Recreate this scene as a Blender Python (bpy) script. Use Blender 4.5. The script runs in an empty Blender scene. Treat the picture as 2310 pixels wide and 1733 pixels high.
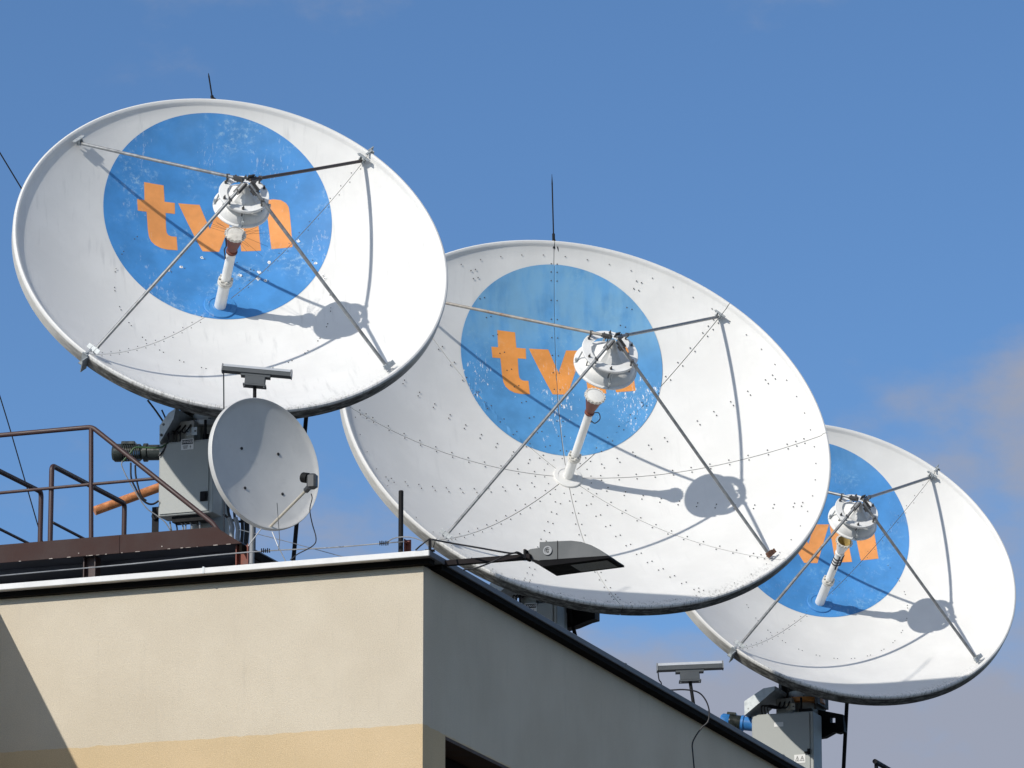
import bpy, bmesh, math, random
from mathutils import Vector, Matrix, noise as mnoise
R_ = math.radians
random.seed(7)
scene = bpy.context.scene
C = scene.collection

# ------------------------------------------------------------------ camera
F_PX, PITCH = 12014.0, R_(14.45)            # focal length in photo pixels (2310 wide), upward pitch
CAM = Vector((0, 0, 1.6))
cd = bpy.data.cameras.new('camera'); cam = bpy.data.objects.new('camera', cd); C.objects.link(cam)
cd.sensor_width = 36; cd.lens = F_PX / 2310 * 36; cd.clip_end = 5000; cd.clip_start = 0.5
cam.location = CAM; cam.rotation_euler = (R_(90) + PITCH, 0, 0)
scene.camera = cam

# ------------------------------------------------------------------ sun and sky
SUN_AZ, SUN_EL = -39.7, 31.5                 # azimuth from -Y (behind the camera) towards +X
sdir = Vector((math.sin(R_(SUN_AZ)) * math.cos(R_(SUN_EL)), -math.cos(R_(SUN_AZ)) * math.cos(R_(SUN_EL)), math.sin(R_(SUN_EL))))
sl = bpy.data.lights.new('sun', 'SUN'); sl.energy = 3.25; sl.angle = R_(0.53); sl.color = (1.0, 0.95, 0.87)
so = bpy.data.objects.new('sun', sl); C.objects.link(so)
so.rotation_euler = sdir.to_track_quat('Z', 'Y').to_euler(); so.location = (-20, -20, 40)

w = bpy.data.worlds.new('World'); scene.world = w; w.use_nodes = True
nt = w.node_tree; N = nt.nodes; L = nt.links; N.clear()
out = N.new('ShaderNodeOutputWorld'); bg = N.new('ShaderNodeBackground'); L.new(bg.outputs[0], out.inputs[0])
sky = N.new('ShaderNodeTexSky'); sky.sky_type = 'NISHITA'; sky.sun_disc = False
sky.sun_elevation = R_(SUN_EL); sky.sun_rotation = math.atan2(sdir.x, sdir.y)
sky.altitude = 300; sky.air_density = 0.8; sky.dust_density = 0.0; sky.ozone_density = 2.6
tc = N.new('ShaderNodeTexCoord')               # broken soft cloud over the whole sky
mp = N.new('ShaderNodeMapping'); mp.inputs['Scale'].default_value = (1, 1, 1.6); mp.inputs['Location'].default_value = (6.344, 3.718, -1.015)
L.new(tc.outputs['Generated'], mp.inputs[0])
no = N.new('ShaderNodeTexNoise'); no.inputs['Scale'].default_value = 6.0; no.inputs['Detail'].default_value = 9; no.inputs['Roughness'].default_value = 0.58
L.new(mp.outputs[0], no.inputs[0])
cm = N.new('ShaderNodeMapRange'); cm.interpolation_type = 'SMOOTHSTEP'
cm.inputs['From Min'].default_value = 0.49; cm.inputs['From Max'].default_value = 0.62; cm.inputs['To Max'].default_value = 0.95
L.new(no.outputs[0], cm.inputs[0])
tint = N.new('ShaderNodeMix'); tint.data_type = 'RGBA'; tint.blend_type = 'MULTIPLY'; tint.inputs[0].default_value = 1
tint.inputs[7].default_value = (0.70, 0.885, 1.03, 1); L.new(sky.outputs[0], tint.inputs[6])
mx = N.new('ShaderNodeMix'); mx.data_type = 'RGBA'; 
dt = N.new('ShaderNodeVectorMath'); dt.operation = 'DOT_PRODUCT'; dt.inputs[1].default_value = tuple(sdir); L.new(tc.outputs['Generated'], dt.inputs[0])
fs_ = N.new('ShaderNodeMapRange'); fs_.inputs['From Min'].default_value = -0.35; fs_.inputs['From Max'].default_value = 1.0; L.new(dt.outputs['Value'], fs_.inputs[0])
cc_ = N.new('ShaderNodeMix'); cc_.data_type = 'RGBA'; cc_.inputs[6].default_value = (3.0, 3.22, 3.95, 1); cc_.inputs[7].default_value = (13.5, 13.2, 12.6, 1)   # clouds brighten towards the sun
L.new(fs_.outputs[0], cc_.inputs[0]); L.new(cc_.outputs[2], mx.inputs[7])
L.new(cm.outputs[0], mx.inputs[0]); L.new(tint.outputs[2], mx.inputs[6]); L.new(mx.outputs[2], bg.inputs[0])
bg.inputs[1].default_value = 0.098

vs = scene.view_settings; vs.view_transform = 'Standard'; vs.look = 'None'; vs.gamma = 1; vs.exposure = 0.2
vs.use_curve_mapping = False

# ------------------------------------------------------------------ pixel helpers (a pixel gives a direction only)
FW = Vector((0, math.cos(PITCH), math.sin(PITCH))); RT = Vector((1, 0, 0)); UP = Vector((0, -math.sin(PITCH), math.cos(PITCH)))
def ray(u, v): return FW + RT * ((u - 1155) / F_PX) - UP * ((v - 866.5) / F_PX)
def PX(u, v, Y): r = ray(u, v); return CAM + r * (Y / r.y)
def PZ(u, v, z): r = ray(u, v); return CAM + r * ((z - CAM.z) / r.z)
def PPL(u, v, p0, n): r = ray(u, v); return CAM + r * ((p0 - CAM).dot(n) / r.dot(n))

# ------------------------------------------------------------------ materials
def new_mat(name):
    m = bpy.data.materials.new(name); m.use_nodes = True
    t = m.node_tree; b = t.nodes['Principled BSDF']
    return m, t, b
def nd(t, typ, **kw):
    n = t.nodes.new(typ)
    for k, v in kw.items():
        if k.startswith('i_'):
            key = k[2:]
            key = int(key) if key.isdigit() else key.replace('_', ' ')
            n.inputs[key].default_value = v
        else: setattr(n, k, v)
    return n
def rgba(c): return (c[0], c[1], c[2], 1)
def noise_(t, vec, scale, detail=4, rough=0.55):
    n = nd(t, 'ShaderNodeTexNoise', i_Scale=scale, i_Detail=detail, i_Roughness=rough)
    t.links.new(vec, n.inputs['Vector']); return n.outputs[0]
def maprange(t, val, a, b, c=0.0, d=1.0, smooth=True):
    n = nd(t, 'ShaderNodeMapRange'); n.interpolation_type = 'SMOOTHSTEP' if smooth else 'LINEAR'
    t.links.new(val, n.inputs[0])
    for i, x in enumerate((a, b, c, d)): n.inputs[i + 1].default_value = x
    return n.outputs[0]
def math_(t, op, a, b=None):
    n = nd(t, 'ShaderNodeMath', operation=op)
    for i, x in enumerate((a, b)):
        if x is None: continue
        if isinstance(x, (int, float)): n.inputs[i].default_value = x
        else: t.links.new(x, n.inputs[i])
    return n.outputs[0]
def mixc(t, f, a, b):
    n = nd(t, 'ShaderNodeMix', data_type='RGBA')
    if isinstance(f, (int, float)): n.inputs[0].default_value = f
    else: t.links.new(f, n.inputs[0])
    for i, x in ((6, a), (7, b)):
        if isinstance(x, tuple): n.inputs[i].default_value = rgba(x)
        else: t.links.new(x, n.inputs[i])
    return n.outputs[2]
def ocoord(t, scale=(1, 1, 1), loc=(0, 0, 0)):
    tc = nd(t, 'ShaderNodeTexCoord'); mpn = nd(t, 'ShaderNodeMapping', i_Scale=scale, i_Location=loc)
    t.links.new(tc.outputs['Object'], mpn.inputs[0]); return mpn.outputs[0]
def bump_(t, b, h, strength, dist=0.01):
    n = nd(t, 'ShaderNodeBump', i_Strength=strength, i_Distance=dist); t.links.new(h, n.inputs['Height']); t.links.new(n.outputs[0], b.inputs['Normal'])

def pbr(name, col, rough=0.5, metal=0.0, var=0.18, scale=9, bump=0.0, bscale=80, spec=0.5, dirt=None, dirt_amt=0.0, dscale=(14, 14, 3)):
    m, t, b = new_mat(name)
    v = ocoord(t); n = noise_(t, v, scale, 5)
    dark = tuple(c * (1 - var) for c in col); lite = tuple(min(1, c * (1 + var)) for c in col)
    c = mixc(t, maprange(t, n, 0.3, 0.7), dark, lite)
    if dirt:
        d = noise_(t, ocoord(t, dscale), 2.2, 6, 0.65)
        c = mixc(t, maprange(t, d, 0.52, 0.75, 0, dirt_amt), c, dirt)
    t.links.new(c, b.inputs['Base Color'])
    t.links.new(maprange(t, n, 0.2, 0.8, max(0.05, rough - 0.1), min(1, rough + 0.12)), b.inputs['Roughness'])
    b.inputs['Metallic'].default_value = metal; b.inputs['Specular IOR Level'].default_value = spec
    if bump: bump_(t, b, noise_(t, v, bscale, 4), bump)
    return m

WHITE = (0.71, 0.705, 0.68)
def dish_white(name, R, seed, streak=1.0, panel_tone=0.0):
    m, t, b = new_mat(name)
    tc = nd(t, 'ShaderNodeTexCoord'); sp = nd(t, 'ShaderNodeSeparateXYZ'); t.links.new(tc.outputs['Object'], sp.inputs[0])
    x, y, z = sp.outputs
    r = math_(t, 'SQRT', math_(t, 'ADD', math_(t, 'MULTIPLY', x, x), math_(t, 'MULTIPLY', y, y)))
    v = ocoord(t, (1, 1, 1), (seed, seed * 2.3, 0))
    vs_ = ocoord(t, (9, 1.1, 1), (seed * 1.7, seed, 0))
    st = noise_(t, vs_, 2.2, 6, 0.6)
    br = noise_(t, v, 2.0, 5, 0.6); fine = noise_(t, v, 26, 5, 0.65)
    c = mixc(t, maprange(t, br, 0.35, 0.7), tuple(k * 0.95 for k in WHITE), tuple(min(1, k * 1.03) for k in WHITE))
    smask = math_(t, 'MULTIPLY', maprange(t, st, 0.52, 0.78), maprange(t, br, 0.38, 0.62))
    c = mixc(t, math_(t, 'MULTIPLY', smask, 0.38 * streak), c, (0.46, 0.46, 0.45))
    scuff = maprange(t, noise_(t, ocoord(t, (3, 2, 1), (seed, 0, 0)), 7, 8, 0.75), 0.62, 0.74)
    c = mixc(t, math_(t, 'MULTIPLY', scuff, 0.22 * streak), c, (0.40, 0.40, 0.40))
    # algae and soot that gather along the low side of the rim
    low = maprange(t, y, -0.55 * R, -0.92 * R)
    edge = maprange(t, r, 0.895 * R, 0.965 * R)
    vg = ocoord(t, (30, 9, 9), (seed, 0, 0)); g = noise_(t, vg, 1.6, 9, 0.8)
    gm = math_(t, 'MULTIPLY', math_(t, 'MULTIPLY', low, edge), maprange(t, g, 0.48, 0.62))
    c = mixc(t, math_(t, 'MULTIPLY', gm, 0.62), c, (0.10, 0.10, 0.085))
    # outer flange, behind the lip: grey-beige film, low side blackened by algae and painted-in underside shade
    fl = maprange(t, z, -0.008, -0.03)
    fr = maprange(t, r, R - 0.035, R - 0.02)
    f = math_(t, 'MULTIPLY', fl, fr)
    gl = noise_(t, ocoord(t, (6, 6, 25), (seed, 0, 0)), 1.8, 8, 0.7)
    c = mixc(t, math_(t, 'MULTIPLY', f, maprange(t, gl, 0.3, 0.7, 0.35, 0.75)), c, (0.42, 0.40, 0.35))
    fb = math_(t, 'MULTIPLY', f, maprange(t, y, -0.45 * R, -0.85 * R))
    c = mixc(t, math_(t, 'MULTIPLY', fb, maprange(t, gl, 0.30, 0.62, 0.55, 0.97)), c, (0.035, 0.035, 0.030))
    t.links.new(c, b.inputs['Base Color'])
    t.links.new(maprange(t, fine, 0.2, 0.8, 0.42, 0.62), b.inputs['Roughness'])
    b.inputs['Specular IOR Level'].default_value = 0.35
    bump_(t, b, noise_(t, v, 5, 3), 0.10, 0.006)
    return m

def logo_mat(name, col, pale, seed, chips, scuffs, chip_y=None, fade=0.0, fade_y=(1.2, 1.7)):
    m, t, b = new_mat(name)
    tc = nd(t, 'ShaderNodeTexCoord'); sp = nd(t, 'ShaderNodeSeparateXYZ'); t.links.new(tc.outputs['Object'], sp.inputs[0])
    y = sp.outputs[1]
    v = ocoord(t, (1, 1, 1), (seed, seed, 0))
    n1 = noise_(t, v, 3.2, 5, 0.6)
    c = mixc(t, maprange(t, n1, 0.3, 0.7), tuple(k * 0.86 for k in col), tuple(min(1, k * 1.1) for k in col))
    # sun-bleached upper part, vertical wash streaks
    if fade:
        fm = math_(t, 'MULTIPLY', maprange(t, y, fade_y[0], fade_y[1]), maprange(t, noise_(t, ocoord(t, (3, 0.6, 1), (seed, 3, 0)), 2.2, 5), 0.25, 0.65))
        c = mixc(t, math_(t, 'MULTIPLY', fm, fade), c, pale)
    # scuffs: cloudy pale rub marks
    sc1 = maprange(t, noise_(t, v, 2.6, 4, 0.55), 0.50, 0.66); sc2 = maprange(t, noise_(t, v, 22, 8, 0.75), 0.48, 0.66)
    c = mixc(t, math_(t, 'MULTIPLY', math_(t, 'MULTIPLY', sc1, sc2), scuffs), c, pale)
    # chips: hard-edged flakes to the white coat, drawn out downwards
    ch = noise_(t, ocoord(t, (26, 9, 1), (seed * 3, seed, 0)), 1.5, 9, 0.78)
    cl = noise_(t, v, 1.9, 3, 0.5)
    thr = maprange(t, cl, 0.40, 0.64, 0.0, 0.12)
    cm_ = maprange(t, math_(t, 'ADD', ch, thr), 0.675, 0.70)
    if chip_y: cm_ = math_(t, 'MULTIPLY', cm_, maprange(t, y, chip_y[0], chip_y[1]))
    c = mixc(t, math_(t, 'MULTIPLY', cm_, chips), c, (0.74, 0.76, 0.77))
    t.links.new(c, b.inputs['Base Color']); b.inputs['Roughness'].default_value = 0.5; b.inputs['Specular IOR Level'].default_value = 0.3
    return m

def wall_mat():
    m, t, b = new_mat('plaster_wall')
    tc = nd(t, 'ShaderNodeTexCoord'); sp = nd(t, 'ShaderNodeSeparateXYZ'); t.links.new(tc.outputs['Object'], sp.inputs[0])
    v = ocoord(t)
    big = noise_(t, v, 1.3, 5, 0.6); fine = noise_(t, v, 130, 5, 0.7)
    up = mixc(t, maprange(t, big, 0.3, 0.7), (0.595, 0.525, 0.412), (0.65, 0.58, 0.462))
    dn = mixc(t, maprange(t, big, 0.3, 0.7), (0.60, 0.465, 0.285), (0.66, 0.51, 0.32))
    wob = math_(t, 'ADD', sp.outputs[2], maprange(t, noise_(t, v, 7, 4), 0.2, 0.8, -0.012, 0.012, False))
    msk = maprange(t, wob, BAND_Z - 0.003, BAND_Z + 0.003)
    c = mixc(t, msk, dn, up)
    spk = maprange(t, fine, 0.35, 0.65, 0.84, 1.08, False)
    mm = nd(t, 'ShaderNodeMix', data_type='RGBA', blend_type='MULTIPLY'); mm.inputs[0].default_value = 1
    t.links.new(c, mm.inputs[6]); t.links.new(spk, mm.inputs[7]); c = mm.outputs[2]
    drip = maprange(t, noise_(t, ocoord(t, (7, 7, 0.7)), 2.0, 5, 0.6), 0.54, 0.80, 0, 0.16)
    c = mixc(t, drip, c, (0.30, 0.285, 0.25))
    t.links.new(c, b.inputs['Base Color']); b.inputs['Roughness'].default_value = 0.95; b.inputs['Specular IOR Level'].default_value = 0.1
    bump_(t, b, fine, 0.6, 0.007)
    return m

# ------------------------------------------------------------------ mesh builder
class MB:
    def __init__(s): s.v = []; s.f = []; s.m = []
    def add(s, vs, fs, mi=0):
        o = len(s.v); s.v += [Vector(p) for p in vs]; s.f += [tuple(i + o for i in f) for f in fs]; s.m += [mi] * len(fs); return s
    def frame(s, o, x, y, z): return Matrix(((x[0], y[0], z[0], o[0]), (x[1], y[1], z[1], o[1]), (x[2], y[2], z[2], o[2]), (0, 0, 0, 1)))
    def box(s, c, size, M=None, mi=0, bev=0.0):
        a, b, h = (k / 2 for k in size); c = Vector(c)
        if bev:
            pts = [(a - bev, b), (a, b - bev), (a, -b + bev), (a - bev, -b), (-a + bev, -b), (-a, -b + bev), (-a, b - bev), (-a + bev, b)]
            lv = [(-h, bev), (-h + bev, 0), (h - bev, 0), (h, bev)]
            vs = [Vector((px - math.copysign(i, px), py - math.copysign(i, py), zz)) + c for zz, i in lv for px, py in pts]
            fs = [tuple(range(7, -1, -1)), tuple(range(24, 32))]
            fs += [(k * 8 + i, k * 8 + (i + 1) % 8, k * 8 + 8 + (i + 1) % 8, k * 8 + 8 + i) for k in range(3) for i in range(8)]
            fs = [f[::-1] for f in fs]
        else:
            vs = [Vector((sx * a, sy * b, sz * h)) + c for sz in (-1, 1) for sx, sy in ((-1, -1), (1, -1), (1, 1), (-1, 1))]
            fs = [(3, 2, 1, 0), (4, 5, 6, 7), (0, 1, 5, 4), (1, 2, 6, 5), (2, 3, 7, 6), (3, 0, 4, 7)]
        if M: vs = [M @ p for p in vs]
        return s.add(vs, fs, mi)
    def lathe(s, prof, M=None, seg=32, mi=0, a0=0.0, a1=2 * math.pi):
        full = abs(a1 - a0 - 2 * math.pi) < 1e-6
        n = seg if full else seg + 1; vs = []; fs = []
        for r, z in prof:
            for i in range(n):
                a = a0 + (a1 - a0) * i / seg; vs.append(Vector((r * math.cos(a), r * math.sin(a), z)))
        for k in range(len(prof) - 1):
            for i in range(seg):
                j = (i + 1) % n; fs.append((k * n + i, k * n + j, (k + 1) * n + j, (k + 1) * n + i))
        if M: vs = [M @ p for p in vs]
        return s.add(vs, fs, mi)
    def tube(s, pts, r, seg=8, mi=0, r1=None):
        pts = [Vector(p) for p in pts]; n = len(pts); vs = []; fs = []; prev = None
        for i, p in enumerate(pts):
            d = (pts[min(i + 1, n - 1)] - pts[max(i - 1, 0)]).normalized()
            if prev is None:
                a = d.cross(Vector((0, 0, 1)));
                if a.length < 1e-3: a = d.cross(Vector((1, 0, 0)))
                a.normalize()
            else: a = (prev - d * prev.dot(d)).normalized()
            prev = a; b = d.cross(a); rr = r if r1 is None else r + (r1 - r) * i / (n - 1)
            vs += [p + (a * math.cos(2 * math.pi * k / seg) + b * math.sin(2 * math.pi * k / seg)) * rr for k in range(seg)]
        for i in range(n - 1):
            fs += [(i * seg + k, i * seg + (k + 1) % seg, (i + 1) * seg + (k + 1) % seg, (i + 1) * seg + k) for k in range(seg)]
        fs += [tuple(range(seg - 1, -1, -1)), tuple((n - 1) * seg + k for k in range(seg))]
        return s.add(vs, fs, mi)
    def prism(s, poly, M, d0, d1, mi=0):
        """polygon in the frame's XZ plane, extruded along its Y from d0 to d1"""
        n = len(poly); vs = [M @ Vector((p[0], d0, p[1])) for p in poly] + [M @ Vector((p[0], d1, p[1])) for p in poly]
        fs = [tuple(range(n)), tuple(range(2 * n - 1, n - 1, -1))] + [(i, n + i, n + (i + 1) % n, (i + 1) % n) for i in range(n)]
        return s.add(vs, fs, mi)
    def build(s, name, mats, parent=None, M=None, smooth=False, ang=35):
        """vertices are given in frame M (world if None); the object carries that frame under its parent"""
        me = bpy.data.meshes.new(name)
        par = parent.matrix_world_ if False else None
        pm = parent_world(parent)
        if M is None:
            loc = pm.to_translation() if parent else Vector((0, 0, 0))
            if parent is None and s.v:
                lo_ = min(p.z for p in s.v); cx = sum((p for p in s.v), Vector()) / len(s.v); loc = Vector((cx.x, cx.y, lo_))
            M = Matrix.Translation(loc); inv = M.inverted(); vs = [inv @ p for p in s.v]
        else: vs = s.v
        me.from_pydata([tuple(p) for p in vs], [], s.f)
        for mm in (mats if isinstance(mats, (list, tuple)) else [mats]): me.materials.append(mm)
        if any(s.m): me.polygons.foreach_set('material_index', s.m)
        bm = bmesh.new(); bm.from_mesh(me); bmesh.ops.recalc_face_normals(bm, faces=bm.faces); bm.to_mesh(me); bm.free()
        if smooth:
            me.polygons.foreach_set('use_smooth', [True] * len(me.polygons)); me.set_sharp_from_angle(angle=R_(ang))
        me.update()
        return place(name, me, parent, M)
WORLD = {}
def parent_world(o): return WORLD[o.name] if o else Matrix.Identity(4)
def place(name, me, parent, M):
    o = bpy.data.objects.new(name, me); C.objects.link(o)
    if parent: o.parent = parent; o.matrix_basis = parent_world(parent).inverted() @ M
    else: o.matrix_basis = M
    WORLD[o.name] = M.copy(); return o
def thing(name, loc, label, cat, group=None, rz=0.0):
    M = Matrix.Translation(Vector(loc)) @ Matrix.Rotation(rz, 4, 'Z')
    o = place(name, None, None, M); tag(o, label, cat, group); return o
def tag(o, label, cat, group=None, kind=None):
    o['label'] = label; o['category'] = cat
    if group: o['group'] = group
    if kind: o['kind'] = kind
    return o
def smooth_path(pts, n=6):
    """Catmull-Rom through the given points"""
    pts = [Vector(p) for p in pts]; q = [pts[0] * 2 - pts[1]] + pts + [pts[-1] * 2 - pts[-2]]; out_ = []
    for i in range(1, len(q) - 2):
        for k in range(n):
            t = k / n; a, b, c, d = q[i - 1], q[i], q[i + 1], q[i + 2]
            out_.append(0.5 * ((2 * b) + (c - a) * t + (2 * a - 5 * b + 4 * c - d) * t * t + (3 * b - a - 3 * c + d) * t ** 3))
    return out_ + [pts[-1]]
def bent(pts, rad=0.08, n=5):
    """straight runs with rounded corners"""
    pts = [Vector(p) for p in pts]; o = [pts[0]]
    for i in range(1, len(pts) - 1):
        a, b, c = pts[i - 1], pts[i], pts[i + 1]
        r = min(rad, (a - b).length * 0.45, (c - b).length * 0.45); p0 = b + (a - b).normalized() * r; p1 = b + (c - b).normalized() * r
        for k in range(n + 1):
            t = k / n; o.append(p0 * (1 - t) ** 2 + b * 2 * t * (1 - t) + p1 * t * t)
    return o + [pts[-1]]

# ------------------------------------------------------------------ building frame
YAW = R_(-20)
BX = Vector((math.cos(YAW), math.sin(YAW), 0)); BY = Vector((-math.sin(YAW), math.cos(YAW), 0)); BZ = Vector((0, 0, 1))
EAVE = PX(969, 1240, 37.0)                    # top corner of the coping
O_L, O_R = 0.135, 0.098                        # overhang past the two walls
CORNER = EAVE - BX * O_R + BY * O_L           # wall corner, at coping height
CORNER = Vector((CORNER.x, CORNER.y, 0)); ZE = EAVE.z
BM = MB().frame(CORNER, BX, BY, BZ)
BAND_Z = PPL(953, 1632.5, CORNER, BX).z
ROOF_Z = ZE - 0.05

M_wall = wall_mat()
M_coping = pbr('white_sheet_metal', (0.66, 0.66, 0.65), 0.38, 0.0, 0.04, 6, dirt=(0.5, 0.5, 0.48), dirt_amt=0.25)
M_copdark = pbr('shaded_sheet_metal', (0.13, 0.137, 0.15), 0.65, 0.0, 0.08, 6)  # shaded-side copy of the coping metal, its shade put into the colour
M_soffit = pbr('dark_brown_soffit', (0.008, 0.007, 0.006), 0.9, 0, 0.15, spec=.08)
M_roof = pbr('roof_felt', (0.12, 0.12, 0.12), 0.95, 0, 0.25, 6, 0.4)
M_brown = pbr('brown_paint', (0.044, 0.020, 0.018), 0.5, 0, 0.16, 7, 0.05, 60, dirt=(0.07, 0.03, 0.022), dirt_amt=0.35)
M_fascia = pbr('brown_fascia_paint', (0.040, 0.019, 0.016), 0.85, 0, 0.12, 4, 0.05, 40, dirt=(0.05, 0.03, 0.026), dirt_amt=0.4)
M_flake = pbr('flaked_paint', (0.45, 0.40, 0.36), 0.8, 0, 0.2, 40)
M_redox = pbr('red_oxide_steel', (0.17, 0.045, 0.028), 0.6, 0, 0.25, 12, 0.1)
M_deck = pbr('deck_underside', (0.05, 0.06, 0.085), 0.6, 0.2, 0.3, 5)  # dark bluish tone carries shade and reflected sky in the colour
M_galv = pbr('galvanised_steel', (0.40, 0.43, 0.44), 0.42, 0.35, 0.16, 16, 0.06, 40, dirt=(0.30, 0.31, 0.31), dirt_amt=0.45)
M_strut = pbr('strut_steel', (0.27, 0.28, 0.285), 0.45, 0.55, 0.2, 20, dirt=(0.20, 0.13, 0.07), dirt_amt=0.35, dscale=(5, 5, 5))
M_rust = pbr('rusty_strut', (0.30, 0.28, 0.25), 0.6, 0.35, 0.25, 12, 0.1, 40, dirt=(0.22, 0.10, 0.03), dirt_amt=0.9, dscale=(4, 4, 4))
M_cab = pbr('cabinet_paint', (0.33, 0.345, 0.33), 0.5, 0, 0.05, 3, dirt=(0.36, 0.37, 0.35), dirt_amt=0.3)
M_black = pbr('black_steel', (0.008, 0.008, 0.009), 0.65, 0.0, 0.3, 20, spec=.2)
M_rubber = pbr('black_cable', (0.012, 0.012, 0.016), 0.5, 0, 0.2)
M_bolt = pbr('bolt_steel', (0.10, 0.10, 0.10), 0.5, 0.5, 0.3, 60)
M_wire = pbr('zinc_wire', (0.30, 0.31, 0.32), 0.45, 0.6, 0.15)
M_motor = pbr('motor_green_black', (0.030, 0.038, 0.036), 0.30, 0.1, 0.2, 20)
M_blue = pbr('blue_motor_paint', (0.035, 0.19, 0.50), 0.4, 0, 0.15, 14)
M_copper = pbr('copper', (0.66, 0.27, 0.11), 0.42, 0.35, 0.25, 18, 0.1, 30, dirt=(0.35, 0.13, 0.06), dirt_amt=0.6, dscale=(9, 9, 9))
M_signw = pbr('sign_white', (0.68, 0.68, 0.66), 0.5, 0, 0.05)
M_ink = pbr('sign_ink', (0.015, 0.015, 0.015), 0.5, 0, 0.1)
M_white = pbr('white_paint', (0.76, 0.76, 0.74), 0.45, 0, 0.06, 5, dirt=(0.48, 0.47, 0.44), dirt_amt=0.35)
M_offw = pbr('aged_white_paint', (0.62, 0.60, 0.55), 0.5, 0, 0.14, 14, dirt=(0.20, 0.18, 0.15), dirt_amt=0.6)
M_horn = pbr('brown_horn_paint', (0.16, 0.045, 0.026), 0.5, 0, 0.2, 20)
M_yel = pbr('horn_inside', (0.34, 0.25, 0.09), 0.5, 0, 0.2, 20)
M_orange2 = pbr('orange_gear_paint', (0.55, 0.22, 0.05), 0.5, 0, 0.2, 12)
M_sgrey = pbr('grey_dish_paint', (0.53, 0.53, 0.515), 0.55, 0.1, 0.05, 4, dirt=(0.40, 0.40, 0.39), dirt_amt=0.3, dscale=(5, 5, 5))
M_lampg = pbr('grey_luminaire', (0.075, 0.082, 0.086), 0.5, 0.1, 0.05, 5)
M_lampd = pbr('black_luminaire', (0.006, 0.006, 0.007), 0.7, 0, 0.2, 20, spec=.1)
M_conduit = pbr('grey_conduit', (0.24, 0.25, 0.26), 0.5, 0.1, 0.1)
M_asph = pbr('asphalt', (0.075, 0.072, 0.066), 0.95, 0, 0.25, 0.6, 0.3, 20)
M_arm = pbr('cream_arm', (0.50, 0.46, 0.38), 0.5, 0.1, 0.1)
def glass_mat(name, col, rough):
    m, t, b = new_mat(name); b.inputs['Base Color'].default_value = rgba(col); b.inputs['Roughness'].default_value = rough
    b.inputs['Specular IOR Level'].default_value = 0.7
    n = noise_(t, ocoord(t), 3, 3); t.links.new(mixc(t, n, tuple(c * 0.7 for c in col), tuple(c * 1.3 for c in col)), b.inputs['Base Color'])
    return m
M_pane = glass_mat('window_glass', (0.05, 0.055, 0.065), 0.06)
M_lens = glass_mat('lamp_lens', (0.03, 0.032, 0.034), 0.25)

# ------------------------------------------------------------------ ground
g = MB(); S = 2500; g.add([(-S, -S, 0), (S, -S, 0), (S, S, 0), (-S, S, 0)], [(0, 1, 2, 3)])
go = g.build('ground', M_asph); go['kind'] = 'structure'; go['label'] = 'pale asphalt yard around the building'

# ------------------------------------------------------------------ the building
bld = thing('office_building', (CORNER.x, CORNER.y, 0), 'cream plastered flat-roofed building with tan lower band, white roof coping and a window', 'building', rz=YAW)
WL, WD, ZW = 16.0, 24.0, ZE - 0.082           # wall lengths, wall head
# window opening on the shaded face, measured on that plane
wtl = BM.inverted() @ PPL(1004.5, 1661, CORNER, BX)
wy0, wz1 = wtl.y, wtl.z; wy1, wz0 = wy0 + 1.9, wz1 - 1.5
def wall_with_hole():
    m = MB(); T = 0.0
    # left (sunlit) wall, back and far walls
    P = lambda x, y, z: (x, y, z)
    m.add([P(-WL, 0, 0), P(0, 0, 0), P(0, 0, ZW), P(-WL, 0, ZW)], [(0, 1, 2, 3)])
    m.add([P(-WL, WD, 0), P(-WL, 0, 0), P(-WL, 0, ZW), P(-WL, WD, ZW)], [(0, 1, 2, 3)])
    m.add([P(0, WD, 0), P(-WL, WD, 0), P(-WL, WD, ZW), P(0, WD, ZW)], [(0, 1, 2, 3)])
    # shaded wall around the opening
    for (ya, yb, za, zb) in ((0, WD, 0, wz0), (0, WD, wz1, ZW), (0, wy0, wz0, wz1), (wy1, WD, wz0, wz1)):
        m.add([P(0, ya, za), P(0, yb, za), P(0, yb, zb), P(0, ya, zb)], [(0, 1, 2, 3)])
    D = -0.30                                   # reveals
    m.add([P(0, wy0, wz0), P(0, wy0, wz1), P(D, wy0, wz1), P(D, wy0, wz0)], [(0, 1, 2, 3)])
    m.add([P(0, wy1, wz0), P(0, wy1, wz1), P(D, wy1, wz1), P(D, wy1, wz0)], [(0, 1, 2, 3)])
    m.add([P(0, wy0, wz0), P(0, wy1, wz0), P(D, wy1, wz0), P(D, wy0, wz0)], [(0, 1, 2, 3)])
    return m
wall_with_hole().build('wall', M_wall, bld, BM)
m = MB(); m.box((-0.16, (wy0 + wy1) / 2, wz1 - 0.012), (0.32, wy1 - wy0, 0.024)); hd = m.build('window_head', pbr('window_head_paint', (0.07, 0.04, 0.025), 0.7), bld, BM)
win = MB()
for (yc, zc, a, b) in ((wy0 + .035, (wz0 + wz1) / 2 - .02, .07, wz1 - wz0 - .06), (wy1 - .035, (wz0 + wz1) / 2 - .02, .07, wz1 - wz0 - .06), ((wy0 + wy1) / 2, (wz0 + wz1) / 2 - .02, .09, wz1 - wz0 - .06)):
    win.box((-0.25, yc, zc), (0.06, a, b), bev=0.006)
for zc in (wz0 + .04, wz1 - .065): win.box((-0.251, (wy0 + wy1) / 2, zc), (0.056, wy1 - wy0 - 0.01, .07), bev=0.006)
fr = win.build('window', M_soffit, bld, BM); fr['label'] = 'dark window frame'
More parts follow.
